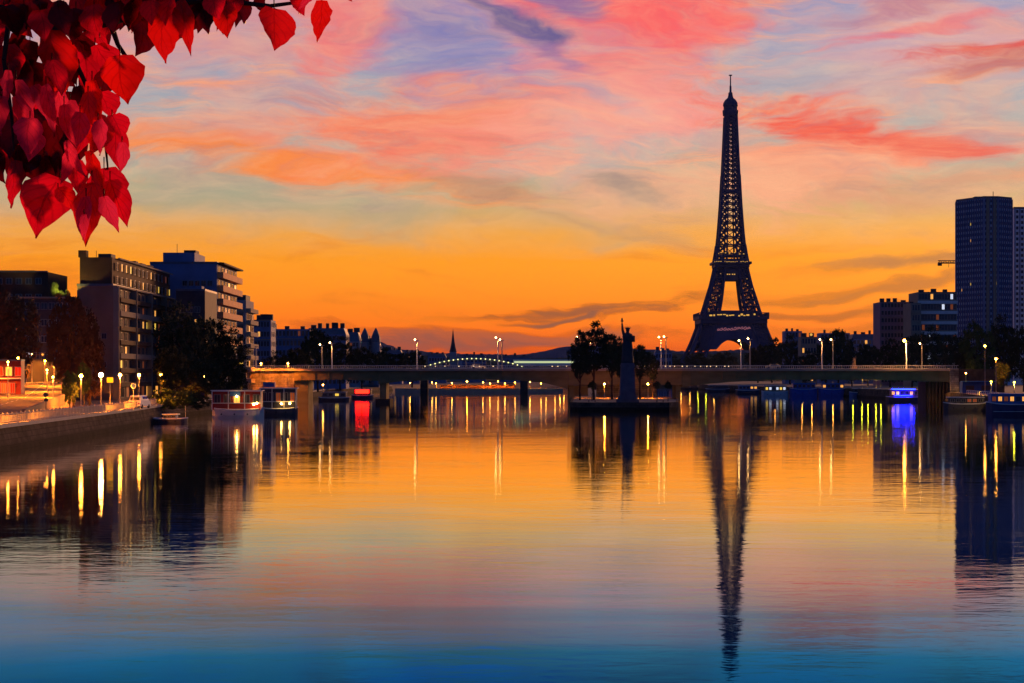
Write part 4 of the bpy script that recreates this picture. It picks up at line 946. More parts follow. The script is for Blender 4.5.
# ------------------------------------------------------------------ boats
def boat(label, px0, px1, wl, hull, cabin, hh=1.5, ch=2.4, cz=0., yaw=0., n=6, lit=.3, c0=.12, c1=.9, top=None, frames=False, name='houseboat', cat='houseboat', group=None, dec=None, B=None, kinds=('e_warm', 'e_yel'), Y=None):
    Y = Y or CAMZ*F/(wl-HZ); L = (px1-px0)*Y/F/math.cos(yaw); B = B or max(3.6, L*.2)
    o = thing(name, label, cat, (PX((px0+px1)/2, Y), Y+B/2+abs(math.sin(yaw))*L/2, 0), yaw, group)
    q = MB(); ns = 14; vs = []; sec = 6
    for i in range(ns+1):
        u = i/ns; x = (u-.5)*L; bw = B/2*min(1, (math.sin(min(1, u/.12)*math.pi/2))**.6+.05)*min(1, (math.sin(min(1, (1-u)/.22)*math.pi/2))**.7+.04)
        sh = hh*(1+.22*abs(2*u-1)**3)
        for y_, z_ in ((-bw, sh), (-bw*.97, sh*.3), (-bw*.8, -.5), (bw*.8, -.5), (bw*.97, sh*.3), (bw, sh)): vs.append((x, y_, z_))
    fs = [(i*sec+j, (i+1)*sec+j, (i+1)*sec+j+1, i*sec+j+1) for i in range(ns) for j in range(sec-1)]+[(i*sec+5, (i+1)*sec+5, (i+1)*sec, i*sec) for i in range(ns)]+[tuple(range(sec)), tuple(ns*sec+j for j in reversed(range(sec)))]
    q.add(vs, fs); hl_ = q.build('hull', hull, o)
    g_ = MB()
    for i in range(ns):
        for s_ in (0, 5): g_.beam(vs[i*sec+s_], vs[(i+1)*sec+s_], .16)
    g_.build('gunwale', M['white'], hl_)
    for fx in (-.3, -.05, .2):
        MB().tube((fx*L, -B/2*1.02, hh*.45), (fx*L, -B/2*1.02-.05, hh*.45), .16, n=10).build('porthole', M['glass'], hl_)
    x0_, x1_ = (c0-.5)*L, (c1-.5)*L; cw = B*.72; z0 = hh*.96
    cb_ = MB().box(((x0_+x1_)/2, 0, z0+ch/2), (x1_-x0_, cw, ch)).build('cabin', cabin, o)
    MB().box(((x0_+x1_)/2, 0, z0+ch+.09), (x1_-x0_+.6, cw+.6, .16)).build('cabin_roof', top or M['white'], cb_)
    for i in range(n):
        wx = x0_+(x1_-x0_)*(i+.5)/n; ww = (x1_-x0_)/n*.6; k = R.choice(kinds) if R.random() < lit else 'glass'
        link('window', win_mesh(ww, ch*.42, k)[1], cb_, (wx, -cw/2-.005, z0+ch*.58))
    if frames:
        q = MB()
        for i in range(4): q.box((x0_+(x1_-x0_)*i/3, -cw/2-.5, z0+ch/2), (.14, .12, ch))
        q.box(((x0_+x1_)/2, -cw/2-.5, z0+ch*.36), (x1_-x0_, .12, .14)); q.box(((x0_+x1_)/2, -cw/2-.5, z0+ch), (x1_-x0_, .12, .16)); q.build('veranda_frame', M['white'], o)
    if dec:
        MB().box((x0_+(x1_-x0_)*.25, 0, z0+ch+.17+.6), ((x1_-x0_)*.3, cw*.6, 1.2)).build('wheelhouse', dec, cb_)
    q = MB(); q.tube((L*.44, 0, hh), (L*.44, 0, hh+2.2), .06)
    q.build('mast', M['steel'], o)
    return o, L, B, Y
o, L, B, Y = boat('white-hulled houseboat with dark red cabin and white veranda frame at the left quay', 211, 263, 418, M['hullwhite'], M['redpaint'], 1.6, 3.6, n=5, lit=.2, c0=.02, c1=.96, frames=True, kinds=('e_warm',))
for px_, z_ in ((237, 4.1), (254, 2.6), (257, 2.8)):
    MB().ball((0, 0, 0), .2, 8).build('deck_lamp', M['e_boat'], o, (PX(px_, Y)-PX(237, Y), -B/2-.3, z_))
MB().box((-L*.04, -B*.36-.3, 4.6), (L*.2, .1, .9)).build('name_board', M['tarp'], o)
o, L, B, Y = boat('dark double-deck houseboat with white frame lines against the bridge pier', 259, 297, 415, M['hulldark'], M['dark'], 1.3, 4.2, n=5, lit=.25, c0=.03, c1=.97, frames=True, kinds=('e_yel', 'e_dim'))
for px_, z_ in ((281.5, 2.3), (290, 2.4)): MB().ball((0, 0, 0), .2, 8).build('deck_lamp', M['e_boat'], o, (PX(px_, Y)-PX(278, Y), -B/2-.3, z_))
MB().box((-2, 0, 6.2), (2.4, 1.6, 1.)).build('tarpaulin', M['tarp'], o)
boat('small dark motorboat with a faint blue stripe beside the round bush', 150, 186, 423, M['hulldark'], M['tarp'], .7, .7, n=3, lit=0, c0=.35, c1=.7, name='motorboat', cat='boat')
o, L, B, Y = boat('small boat with a glowing red side under the first bridge span', 351, 373, 399, M['hulldark'], M['redpaint'], 1.2, 2.2, n=3, lit=0, name='red_boat', cat='boat')
MB().box((0, -B*.36-.12, 2.6), (L*.62, .1, 1.3)).build('red_light_panel', M['e_red'], o)
boat('grey covered boat moored left of the red-lit one', 318, 349, 401, M['hulldark'], M['pale'], 1., 1.8, n=4, lit=.4, name='motorboat', cat='boat')
boat('pale barge with yellow lights at the left end of the blue boats', 762, 789, 396.5, M['hullwhite'], M['pale'], 1.8, 2.4, n=6, lit=.5, name='barge', cat='barge', kinds=('e_yel', 'e_white'))
boat('left one of the two long blue barges under the bridge', 790, 818, 396.5, M['hullblue'], M['hullblue'], 2.8, 2.4, n=5, lit=.25, name='barge', cat='barge', top=M['blueroof'], dec=M['pale'])
boat('right one of the two long blue barges under the bridge', 819, 847, 396.5, M['hullblue'], M['hullblue'], 2.8, 2.3, n=5, lit=.25, name='barge', cat='barge', top=M['blueroof'])
boat('long low grey-blue boat between the blue barges and the neon one', 850, 884, 397, M['navy'], M['dark'], 1.6, 1.6, n=6, lit=.4, name='barge', cat='barge', kinds=('e_yel', 'e_warm'))
boat('dark boat moored in the tower reflection, left of the pale barge', 736, 760, 394, M['hulldark'], M['navy'], 1.6, 2.2, n=5, lit=.15, name='barge', cat='barge')
boat('small dark boat right of the island pontoon', 706, 730, 392, M['hulldark'], M['dark'], 1.4, 2., n=4, lit=.2, name='motorboat', cat='boat')
o, L, B, Y = boat('purple boat edged in vivid blue neon before the brown colonnade', 887, 922, 402, M['hulldark'], mat('purple_paint', (.12, .05, .2), .5), 1.4, 2.4, n=6, lit=.2, name='neon_boat', cat='boat')
MB().box((-.3, -B*.36-.42, 3.95), (L*.66, .14, .16)).build('neon_tube', M['e_blue'], o)
MB().box((-.3, -B*.36-.42, 1.95), (L*.5, .14, .1)).build('neon_tube', M['e_blue'], o)
boat('low dark hull with rounded cabin left of the blue-roofed houseboat', 945, 988, 411, M['hulldark'], M['dark'], 1.6, 1.5, n=6, lit=.1, name='barge', cat='barge', kinds=('e_dim',))
o, L, B, Y = boat('blue-roofed houseboat with warm windows cut by the right picture edge', 988, 1048, 416, mat('plum_hull', (.09, .07, .13), .5), mat('blue_cabin', (.06, .2, .5), .5), 2.3, 2.1, n=9, lit=.45, c0=.06, c1=.96, top=M['blueroof'], kinds=('e_dim', 'e_warm'))
MB().box((0, -B*.5-.05, .9), (L*.82, .1, .12)).build('hull_stripe', M['white'], o)
boat('small pale launch between the colonnade and the low dark hull', 925, 944, 403, M['hullwhite'], M['brown'], .9, 1.2, n=3, lit=.3, name='motorboat', cat='boat')

# right bank details
for px, py, Y, h, lb in ((985, 346, 560, 0, 'tall pale lamp post in front of the lit trees at the right edge'), (996, 359, 540, 0, 'short orange lamp beside the bright green-lit tree')):
    z0 = 3.2; lamp('rb%d' % px, 'globe', PZ(py, Y)-z0, M['e_quay'] if px == 985 else M['e_sodium'], .28, (PX(px, Y), Y, z0), lb, None, watt=5000)
Y = 585; o = thing('kiosk', 'dark blue quay kiosk with an awning under the right approach wall', 'kiosk', (PX(978, Y), Y, 3.2))
MB().box((0, 2, 1.6), (8.6, 3.6, 3.2)).build('wall', M['tarp'], o); MB().box((0, -.5, 3.3), (9.4, 2.4, .16)).build('awning', M['blueroof'], o)
for s in (-1, 1): MB().box((s*2.2, .17, 1.5), (2.4, .08, 1.3)).build('shutter', M['dark'], o)
q = MB(); xx = 0; Yr = 470; o = thing('railing', 'low yellow-lit railing on the right quay behind the dark hull', 'railing')
q = MB(); pst = MB().box((0, 0, .5), (.12, .12, 1)).mesh('post', M['white'])
for i in range(22):
    Yy = 450+i*5.2; X = None
    for (xa, ya), (xb, yb) in zip(RBk, RBk[1:]):
        if ya <= Yy <= yb: X = xa+(xb-xa)*(Yy-ya)/(yb-ya)+.4
    if i: q.beam(prv+Vector((0, 0, 1)), Vector((X, Yy, 4.2)), .1); q.beam(prv+Vector((0, 0, .5)), Vector((X, Yy, 3.7)), .07)
    prv = Vector((X, Yy, 3.2)); link('post', pst, o, prv)
q.build('rail', M['white'], o)
for i, Y in enumerate((468, 520, 592)):
    X = [xa+(xb-xa)*(Y-ya)/(yb-ya) for (xa, ya), (xb, yb) in zip(RBk, RBk[1:]) if ya <= Y <= yb][0]+3
    lamp('rq%d' % i, 'globe', 3.4 if i < 2 else 5.6, M['e_quay'] if i == 2 else M['e_green'], .2, (X, Y, 3.2), '%s of three low greenish lamps on the right quay' % ('nearest', 'middle', 'farthest')[i], 'low lamps on the right quay', watt=9000, col=(1, .5, .06))
# the pale lit monument on the bridge's far side
Y = BY+BW-2; o = thing('monument', 'small pale lit monument rising behind the bridge railing among trees', 'monument', (PX(854, Y), Y, bt+.06)); hh = PZ(356, Y)-bt
q = MB(); q.box((0, 0, .4), (1.6, 1.2, .8)); q.lathe([(.8, .5), (1.6, .55), (2.1, .38), (2.5, .5), (3, .25), (3.2, .3), (3.5, .08)], n=12, fold=.1, nf=5); q.path([(.3, 0, 2.4), (.55, 0, 3.2), (.5, 0, hh)], [.2, .16, .08])
q.build('figure', M['beige'], o)

# ------------------------------------------------------------------ trees
def crown_mesh(seed, shape, leaf=.05, n=170, per=38, m='leaf_dark'):
    r = random.Random(seed); B = MB(); cl = []
    while len(cl) < n:
        x, y, z = (r.uniform(-1, 1) for _ in range(3)); d = math.sqrt(x*x+y*y+z*z)
        if d > 1 or (d < .45 and r.random() < .7): continue
        bump = .88+.12*math.sin(3.1*math.atan2(y, x)+seed)*math.cos(2.3*z+seed)+.07*math.sin(7*x+seed*2)
        if d > bump: continue
        if shape == 'poplar': x *= .85*(1-.35*z); y *= .85*(1-.35*z)
        if shape == 'tall': x *= (.75-.4*z); y *= (.75-.4*z)
        if shape == 'plane' and z < -.2: x *= 1.05
        cl.append((x, y, z))
    for cx, cy, cz in cl:
        rr_ = r.uniform(.08, .19)
        for _ in range(per):
            d = Vector((r.gauss(0, 1), r.gauss(0, 1), r.gauss(0, .8))).normalized()*rr_*r.uniform(.3, 1.05)
            c = Vector((cx, cy, cz))+d; a = Vector((r.gauss(0, 1), r.gauss(0, 1), r.gauss(0, 1))).normalized(); b_ = a.orthogonal().normalized()
            s = leaf*r.uniform(.5, 1.15); a, b_ = a*s, b_*s*.7
            B.add([c-a, c-b_, c+a, c+b_], [(0, 1, 2, 3)])
    return B.mesh('crown', M[m])
def trunk_mesh(seed, th, limbs=6):
    r = random.Random(seed); B = MB(); B.path([(0, 0, 0), (.03, .02, .25), (-.02, 0, .55), (.02, 0, .9), (0, 0, 1.3)], [.07, .05, .042, .032, .012], 7)
    for i in range(limbs):
        a_ = i*2.4+r.random(); z = .5+.1*i; e = Vector((math.cos(a_)*.42, math.sin(a_)*.42, z+.38)); B.path([(0, 0, z), e*.6+Vector((0, 0, z*.32)), e], [.03, .02, .006], 5)
    return B.mesh('trunk', M['bark'])
CR = {}
for m_, sd in (('leaf_dark', 1), ('leaf_green', 2), ('leaf_autumn', 3)):
    for sh in ('round', 'poplar', 'plane'): CR[(m_, sh)] = [crown_mesh(sd*10+k, sh, m=m_) for k in range(2)]
TR = [trunk_mesh(5, 1), trunk_mesh(9, 1)]
cnt = 0
def tree(label, pxc, Y, base, top, wpx, m='leaf_dark', shape='round', low=.28, group=None, name='tree', depth=None):
    """base/top: world z of the foot and py of the top; low: share of the height left bare"""
    global cnt; cnt += 1
    zt = PZ(top, Y); H = zt-base; rz = R.uniform(0, 6); rx = wpx*Y/F/2; ch = H*(1-low)/2
    o = thing(name, label, 'bush' if name == 'bush' else 'tree', (PX(pxc, Y), Y, base), 0, group)
    me = CR[(m, shape)][cnt % 2]
    c = link('crown', me, o, (0, 0, H-ch*.97), rz if abs(rx-ch) < .5*rx else 0, (rx*1.06, (depth or rx)*1.0, ch*1.03))
    if name == 'tree': link('trunk', TR[cnt % 2], o, (0, 0, 0), rz, (max(rx*.9, H*.28), max(rx*.9, H*.28), (H*.75)/1.3))
    return o
tree('rust-tinted dense tree filling the left edge above the pavilion', 12, 400, 3, 290, 66, 'leaf_autumn', low=.2)
tree('rust-tinted tree cut by the picture edge at far left', -16, 370, 3, 278, 60, 'leaf_autumn', low=.2)
tree('reddish tree with a green-lit foot in front of the beige gable', 72, 345, QZ, 290, 54, 'leaf_autumn', 'plane', low=.12)
tree('small tree in front of the blank gable, right of the reddish one', 90, 352, QZ, 318, 34, 'leaf_autumn', 'poplar', low=.1)
tree('little tree glowing yellow-green beside the quay lamp', 70, 318, QZ, 368, 20, 'leaf_green', 'poplar', low=.12)
tree('young street tree under the orange lamps left of the gable', 84, 330, QZ, 362, 14, 'leaf_green', 'plane', low=.3)
tree('left one of the great black trees before the blue slab block', 184, 440, QZ, 306, 62, low=.15)
tree('middle one of the great black trees before the blue slab block', 206, 452, QZ, 318, 60, low=.15)
tree('right one of the great black trees, ending at the houseboat', 229, 470, QZ, 330, 44, low=.12)
tree('lower black tree behind the round bush', 170, 415, QZ, 345, 36, low=.1)
tree('low black tree in front of the great trees above the houseboat', 222, 440, QZ, 352, 50, low=.05)
tree('dark low tree filling the foot of the black tree mass', 196, 425, QZ, 356, 56, low=.04)
tree('round dark green bush hanging over the quay edge', 174, 382, QZ-1.0, 387, 50, 'leaf_green', low=0, name='bush')
tree('smaller dark bush beside the round one on the quay edge', 198, 392, QZ-1.2, 394, 26, 'leaf_dark', low=0, name='bush')
tree('dark trees end bush where the quay meets the bridge wall', 238, 500, QZ, 366, 20, low=.05, name='bush')
for px, top, w, Y, lb in ((318, 328, 40, 680, 'broad dark tree behind the left bridge railing, tallest of its row'), (340, 338, 36, 700, 'dark tree right of the tallest one behind the left railing'), (296, 347, 34, 650, 'low dark tree behind the left bridge end'),
                          (276, 352, 30, 640, 'low dark tree behind the orange-lit left wall'), (362, 346, 34, 760, 'dark tree below the two pointed turrets'), (388, 349, 40, 900, 'dark low tree right of the turrets'), (412, 351, 34, 950, 'dark low tree behind the lamp left of the spire')):
    tree(lb, px, Y, QZ, top, w, low=.15)
for px, top, w, Y, lb in ((594, 324, 46, 540, 'big bushy black tree on the island left of the statue'), (612, 333, 22, 560, 'narrow black tree between the big island tree and the statue'), (580, 340, 26, 545, 'low left shoulder tree of the island clump'),
                          (640, 344, 24, 560, 'black tree on the island just right of the statue'), (622, 339, 26, 575, 'black tree directly behind the statue pedestal'), (653, 354, 14, 600, 'low black tree at the right end of the island clump')):
    tree(lb, px, Y, 1.75, top, w, low=.34)
# small trunks in the lamplight
for px, w, lb in ((592, 8, 'thin young tree in the lamplight left of the statue'), (657, 8, 'thin young tree in the lamplight right of the statue'), (668, 7, 'thin young tree near the right tip of the island')):
    tree(lb, px, 515, 1.75, 381, w*1.3, 'leaf_dark', 'poplar', low=.6)
rt = [(696, 352, 30, 1900), (772, 340, 34, 1500), (758, 346, 30, 1500), (790, 337, 32, 1200), (838, 328, 34, 1000), (826, 340, 26, 980), (868, 343, 30, 1000), (890, 340, 34, 900), (912, 334, 34, 880), (935, 328, 40, 820), (958, 334, 34, 780),
      (712, 356, 30, 1800), (724, 351, 30, 1700), (672, 357, 24, 1600), (852, 350, 26, 960), (806, 352, 26, 1000)]
rn = ['dark tree at the left foot of the iron tower', 'dark tree at the right foot of the iron tower', 'lower dark tree before the right tower leg', 'dark tree in front of the long low block', 'largest round dark tree right of the pale lamp-topped block',
      'dark tree left shoulder of the largest round one', 'low dark tree behind the small lit monument', 'dark tree below the mauve flats', 'dark tree behind the glaring bridge lamp', 'broad dark tree below the white banded block', 'dark tree at the skyscraper foot, left side',
      'low dark tree under the tower arch, left', 'low dark tree under the tower arch, right', 'far low tree left of the iron tower', 'low dark tree between the largest round one and the monument', 'low dark tree under the pale lamp-topped block']
for (px, top, w, Y), lb in zip(rt, rn): tree(lb, px, Y, 3.2, top, w, low=.08)
tree('golden-green lit tree in front of the skyscraper foot', 977, 620, 3.2, 322, 36, 'leaf_green', low=.2)
tree('dark tree right of the golden-green one', 1003, 650, 3.2, 318, 34, low=.1)
tree('dark tree cut by the right picture edge', 1024, 640, 3.2, 326, 32, low=.1)
tree('bright green little tree lit by the short orange lamp', 1003, 543, 3.2, 360, 17, 'leaf_green', low=.2)
tree('dark shrub mass behind the blue kiosk', 966, 650, 3.2, 346, 30, low=.1)
# golden rooftop shrubs with their floodlight
for px, top, w, lb in ((55, 281, 9, 'tall golden-lit shrub on the terrace roof'), (61, 290, 8, 'lower golden-lit shrub on the terrace roof'), (67, 289, 6, 'thin dark shrub at the right end of the terrace roof')):
    tree(lb, px, 450, PZ(298, 445), top, w, 'leaf_green', 'poplar', low=.05, name='bush')
o = thing('floodlight', 'small floodlight lighting the shrubs on the terrace roof', 'floodlight', (PX(57, 446), 446.2, PZ(298, 445)+.02)); MB().box((0, 0, .2), (.5, .3, .4)).build('housing', M['dark'], o); MB().ball((0, 0, .5), .1).build('bulb', M['e_gold'], o)
fl_ = bpy.data.lights.new('flood_light', 'SPOT'); fl_.energy = 2600; fl_.color = (1, .75, .12); fl_.spot_size = math.radians(120); fl_.shadow_soft_size = .1
fo = link('flood_light', fl_, o, (0, .1, .75)); fo.rotation_euler = (math.radians(150), 0, 0)
# lit shop fronts behind the quay (orange glow at the foot of the block)
far_trees = thing  # (kept simple)

# ------------------------------------------------------------------ foreground branch with red leaves
def leafmat(name, c, tr):
    m = bpy.data.materials.new(name); m.use_nodes = True; t = m.node_tree; t.nodes.clear()
    o_ = t.nodes.new('ShaderNodeOutputMaterial'); p = t.nodes.new('ShaderNodeBsdfPrincipled'); tl = t.nodes.new('ShaderNodeBsdfTranslucent'); mx = t.nodes.new('ShaderNodeMixShader')
    g = t.nodes.new('ShaderNodeTexCoord'); n = t.nodes.new('ShaderNodeTexNoise'); n.inputs['Scale'].default_value = 14; n.inputs['Detail'].default_value = 5; t.links.new(g.outputs['Object'], n.inputs['Vector'])
    cm = t.nodes.new('ShaderNodeMix'); cm.data_type = 'RGBA'; cm.inputs[6].default_value = (*[k*.7 for k in c], 1); cm.inputs[7].default_value = (*[min(1, k*1.25) for k in c], 1)
    uvn = t.nodes.new('ShaderNodeUVMap'); sp = t.nodes.new('ShaderNodeSeparateXYZ'); t.links.new(uvn.outputs[0], sp.inputs[0])
    def mm(op, a_, b_=0.):
        k = t.nodes.new('ShaderNodeMath'); k.operation = op
        for i_, x_ in enumerate((a_, b_)):
            if hasattr(x_, 'links'): t.links.new(x_, k.inputs[i_])
            else: k.inputs[i_].default_value = x_
        return k.outputs[0]
    au = mm('ABSOLUTE', mm('SUBTRACT', sp.outputs[0], .5)); side = mm('POWER', mm('ABSOLUTE', mm('SINE', mm('MULTIPLY', mm('SUBTRACT', sp.outputs[1], mm('MULTIPLY', au, .8)), 15.))), 18.)
    mid = mm('LESS_THAN', au, .022); vein = mm('MAXIMUM', mm('MULTIPLY', side, .6), mid)
    vc = t.nodes.new('ShaderNodeMix'); vc.data_type = 'RGBA'; t.links.new(vein, vc.inputs[0]); vc.inputs[7].default_value = (*[k*.6 for k in c], 1)
    t.links.new(n.outputs[0], cm.inputs[0]); t.links.new(cm.outputs[2], vc.inputs[6]); t.links.new(vc.outputs[2], p.inputs['Base Color']); p.inputs['Roughness'].default_value = .3
    p.inputs['Specular IOR Level'].default_value = .8
    tc2 = t.nodes.new('ShaderNodeMix'); tc2.data_type = 'RGBA'; t.links.new(vein, tc2.inputs[0]); tc2.inputs[7].default_value = (*[k*.62 for k in tr], 1)
    tn = t.nodes.new('ShaderNodeMix'); tn.data_type = 'RGBA'; t.links.new(n.outputs[0], tn.inputs[0]); tn.inputs[6].default_value = (*[k*.7 for k in tr], 1); tn.inputs[7].default_value = (*[min(1, k*1.3) for k in tr], 1)
    t.links.new(tn.outputs[2], tc2.inputs[6]); t.links.new(tc2.outputs[2], tl.inputs[0])
    tl.inputs[0].default_value = (*tr, 1); mx.inputs[0].default_value = .8
    t.links.new(p.outputs[0], mx.inputs[1]); t.links.new(tl.outputs[0], mx.inputs[2]); t.links.new(mx.outputs[0], o_.inputs[0]); return m
LM = [leafmat('scarlet_leaf', (.9, .006, .008), (1., .008, .006)), leafmat('crimson_leaf', (.55, .004, .02), (.8, .004, .03)), leafmat('magenta_leaf', (1., .02, .11), (1., .03, .13)), leafmat('maroon_leaf', (.09, .002, .008), (.12, .001, .005))]
TXx, TYy = -2.6, 4.6
tr_ = thing('leafy_tree', 'near tree whose hanging branch of red leaves fills the top left corner', 'tree', (TXx, TYy, 6.2))
def lp(px, py, Y): p = P(px, py, Y); return Vector((p.x-TXx, p.y-TYy, p.z-6.2))
q = MB(); q.path([(0, 0, 0), (.05, .02, 1.2), (-.02, 0, 2.4), (.1, 0, 3.4), (.1, 0, 4.6)], [.2, .15, .13, .1, .06], 12); q.build('trunk', M['bark'], tr_)
q = MB()
q.path([(0, 0, 2.2), (.5, 0, 2.75), lp(-60, 2, 4.6), lp(0, 12, 4.6), lp(60, 30, 4.6), lp(110, 22, 4.6), lp(170, 4, 4.6), lp(250, -8, 4.6), lp(340, -14, 4.6)], [.08, .05, .03, .017, .013, .010, .008, .006, .003], 8)
for pts_ in ([(40, 22), (52, 70), (72, 130), (88, 200)], [(110, 22), (118, 45), (135, 70)], [(10, 12), (4, 60), (12, 120), (14, 150)], [(60, 30), (84, 80), (104, 130), (108, 170)], [(200, -2), (270, 6), (300, 2)]):
    q.path([lp(x, y_, 4.6+R.uniform(-.03, .03)) for x, y_ in pts_], [.007, .005, .004, .002][:len(pts_)], 6)
q.build('branch', M['bark'], tr_)
q = MB()
def leaf(px, py, ln, ang, wd=.8, mi=0, curl=.25, yaw=0., pitch=0., dy=0.):
    """px,py = stem end; ln = length in px; ang = direction of the tip (0 = down, + = to the right)"""
    Y = 4.6+dy; s = Y/F*ln; base = lp(px, py, Y); N = 12; prof = [.0, .26, .40, .48, .50, .47, .44, .36, .30, .22, .13, .06, 0]
    a = math.radians(ang); dn = Vector((math.sin(a), 0, -math.cos(a))); sd = Vector((math.cos(a), 0, math.sin(a))); rot = Matrix.Rotation(math.radians(yaw), 3, dn) @ Matrix.Rotation(math.radians(pitch), 3, sd)
    dn2 = rot @ dn; sd2 = rot @ sd; nr = dn2.cross(sd2); vs = []; off = R.uniform(-.13, .13); asy = R.uniform(-1, 1); curl = curl*1.3
    for i in range(N+1):
        t_ = i/N; w = prof[i]*wd*(1+R.uniform(-.045, .045))
        for j in (-1, -.5, 0, .5, 1):
            back = -.07*abs(j) if i == 1 else 0
            v = base+dn2*s*(t_+back+asy*j*.12*math.sin(t_*3.1))+sd2*s*(w*(j if j*asy > 0 else j*.82)+off*math.sin(t_*3))+nr*s*(curl*(abs(j)**1.5)*w*1.2+curl*.5*t_*t_+.035*math.sin(i*1.7+j*3+off*60)); vs.append(v)
    q.m = mi; q.useuv = True; q.nuv = [((j+1)/2, i/N) for i in range(N+1) for j in (-1, -.5, 0, .5, 1)]
    q.add(vs, [(i*5+j, (i+1)*5+j, (i+1)*5+j+1, i*5+j+1) for i in range(N) for j in range(4)])
    q.m = 3; q.path([base+Vector((0, .0, s*.18)), base], [.0016, .0012], 4)
# outline-giving leaves, read from the photograph
LV = [(120, 55, 50, 8, 1.0, 0), (168, 8, 56, 0, .8, 0), (180, 0, 60, 12, .35, 0), (274, 8, 46, -3, .95, 0), (322, 0, 42, -12, .6, 0), (108, 70, 30, -10, .9, 3), (92, 80, 50, 12, .45, 0), (48, 30, 74, 4, .62, 0), (10, 25, 26, 60, .6, 0),
      (205, 0, 36, 10, .8, 3), (226, 4, 34, 5, .8, 0), (245, 0, 26, -5, .7, 3), (190, -4, 34, -5, .9, 3), (150, -6, 34, -20, .9, 3), (130, -10, 40, 0, .9, 0), (100, -10, 48, -30, .5, 0), (112, 8, 40, -20, .8, 3),
      (28, -10, 40, 10, 1.0, 3), (60, 0, 36, 10, .8, 3), (8, 0, 30, 0, 1, 3), (5, 45, 50, 5, 1.0, 3), (22, 60, 60, 12, .5, 3), (78, 40, 55, 6, .8, 3), (60, 60, 50, -10, .6, 3), (95, 45, 40, 20, .8, 1),
      (16, 80, 55, 15, .35, 2), (34, 85, 55, 18, .4, 2), (58, 90, 42, 25, .5, 2), (28, 128, 34, 0, .9, 2), (70, 100, 40, 10, .5, 2), (8, 70, 40, -5, .4, 2), (100, 92, 30, 15, 1.0, 1), (112, 115, 30, 20, .9, 1), (96, 112, 44, -8, .8, 0),
      (84, 118, 40, -14, .6, 1), (116, 128, 46, 6, .6, 1), (122, 142, 32, -4, .5, 2), (72, 130, 50, 6, .6, 3), (52, 120, 60, 0, .9, 3), (44, 155, 46, -6, 1.0, 3), (20, 110, 50, -8, 1.0, 3), (16, 160, 48, -10, .5, 1), (6, 120, 70, 0, .5, 3),
      (60, 178, 66, -24, .95, 1), (44, 184, 40, 4, 1.0, 1), (92, 182, 64, -6, .55, 0), (104, 168, 62, 10, .8, 1), (90, 150, 50, 18, .35, 0), (76, 160, 40, 5, .6, 1), (86, 196, 46, -2, .4, 2), (110, 180, 50, 20, .6, 1), (66, 140, 44, 30, .3, 2),
      (58, 188, 28, 30, .8, 0), (36, 140, 40, -30, .6, 3), (30, 40, 50, -15, .8, 3), (142, 20, 40, -12, .8, 3), (160, -14, 40, 20, .9, 3), (84, 20, 40, 40, .5, 1), (300, -8, 26, 12, .7, 1), (312, -10, 24, -30, .6, 2), (346, -6, 10, 40, .6, 0), (258, -4, 20, 20, .7, 3),
      (-10, 20, 50, 10, .9, 3), (-14, 70, 50, 5, .9, 3), (-10, 130, 55, 14, .8, 3)]
for (px, py, ln, an, wd, mi) in LV:
    mi2 = {3: (3 if R.random() < .6 else 1)}.get(mi, mi)
    leaf(px, py, ln, an, wd, mi2, R.uniform(.08, .34)*R.choice((-1, 1)), R.uniform(-22, 22), R.uniform(-12, 14), {0: -.05, 1: .0, 2: -.07, 3: .05}[mi]+R.uniform(-.03, .03))
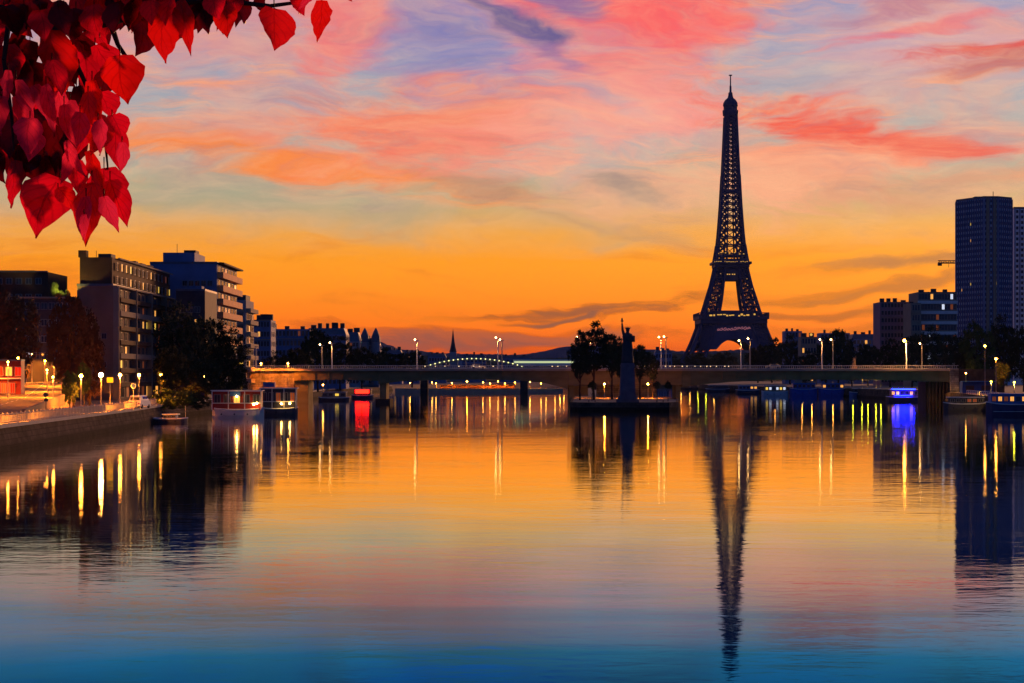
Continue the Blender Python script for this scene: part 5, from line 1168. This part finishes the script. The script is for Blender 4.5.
for (px, py, ln, an, wd, mi) in [(4, 6, 34, 15, .9, 3), (24, 4, 36, -12, .95, 3), (40, 10, 34, 8, .9, 1), (58, 6, 34, 20, .8, 3), (76, 8, 36, -10, .9, 3), (94, 4, 34, 12, .9, 1), (118, 2, 34, 4, .9, 3), (136, 0, 32, -14, .8, 3),
        (14, 96, 50, 12, .4, 2), (46, 84, 44, 20, .4, 2), (64, 104, 44, 14, .5, 2), (80, 112, 36, -6, .6, 2), (30, 118, 40, 4, .8, 2), (2, 96, 40, -8, .5, 2), (98, 120, 40, 12, .5, 2), (88, 92, 34, 8, .6, 0), (52, 60, 40, 14, .6, 1), (104, 196, 40, 24, .5, 2), (84, 214, 26, -6, .45, 2), (70, 150, 36, -16, .4, 2),
        (150, 0, 30, 10, .8, 1), (172, -4, 30, -16, .8, 1), (214, -6, 30, 14, .9, 1), (236, -8, 28, -8, .8, 1), (292, -8, 20, 10, .8, 0)]:
    leaf(px, py, ln, an, wd, mi, R.uniform(.1, .4)*R.choice((-1, 1)), R.uniform(-28, 28), R.uniform(-16, 16), -.1+R.uniform(-.04, .04))
for _ in range(95):
    px = R.uniform(-25, 235); py = R.uniform(-12, 26) if px > 105 else R.uniform(-15, 165)
    if px > 105: py = R.uniform(-24, 2)
    if py > 100: px = R.uniform(-15, 80)
    leaf(px, py, R.uniform(24, 42), R.uniform(-35, 35), R.uniform(.6, 1), R.choice((1, 3, 3, 3, 3)), R.uniform(-.35, .35), R.uniform(-40, 40), R.uniform(-30, 30), R.uniform(.05, .22))
q.build('foliage', LM, tr_, smooth=True)
# more foliage of the same tree above and left of the frame
q = MB()
for _ in range(260):
    px, py = R.uniform(-420, 330), R.uniform(-330, -34)
    if px > 0 and R.random() < px/420: continue
    leaf(px, py, R.uniform(34, 58), R.uniform(-40, 40), R.uniform(.6, 1), R.choice((0, 1, 3, 3)), R.uniform(-.3, .3), R.uniform(-40, 40), R.uniform(-30, 30), R.uniform(-.25, .25))
q.build('upper_foliage', LM, tr_, smooth=True)

# ------------------------------------------------------------------ evening air
hm = bpy.data.materials.new('haze'); hm.use_nodes = True; ht = hm.node_tree; ht.nodes.clear()
ho = ht.nodes.new('ShaderNodeOutputMaterial'); hp = ht.nodes.new('ShaderNodeVolumePrincipled')
hp.inputs['Density'].default_value = .000012; hp.inputs['Color'].default_value = (.4, .55, 1, 1); hp.inputs['Anisotropy'].default_value = .3
ht.links.new(hp.outputs[0], ho.inputs['Volume'])
hz = MB().box((0, 2500, 197.5), (10600, 5440, 405)).build('haze', hm); hz['kind'] = 'stuff'
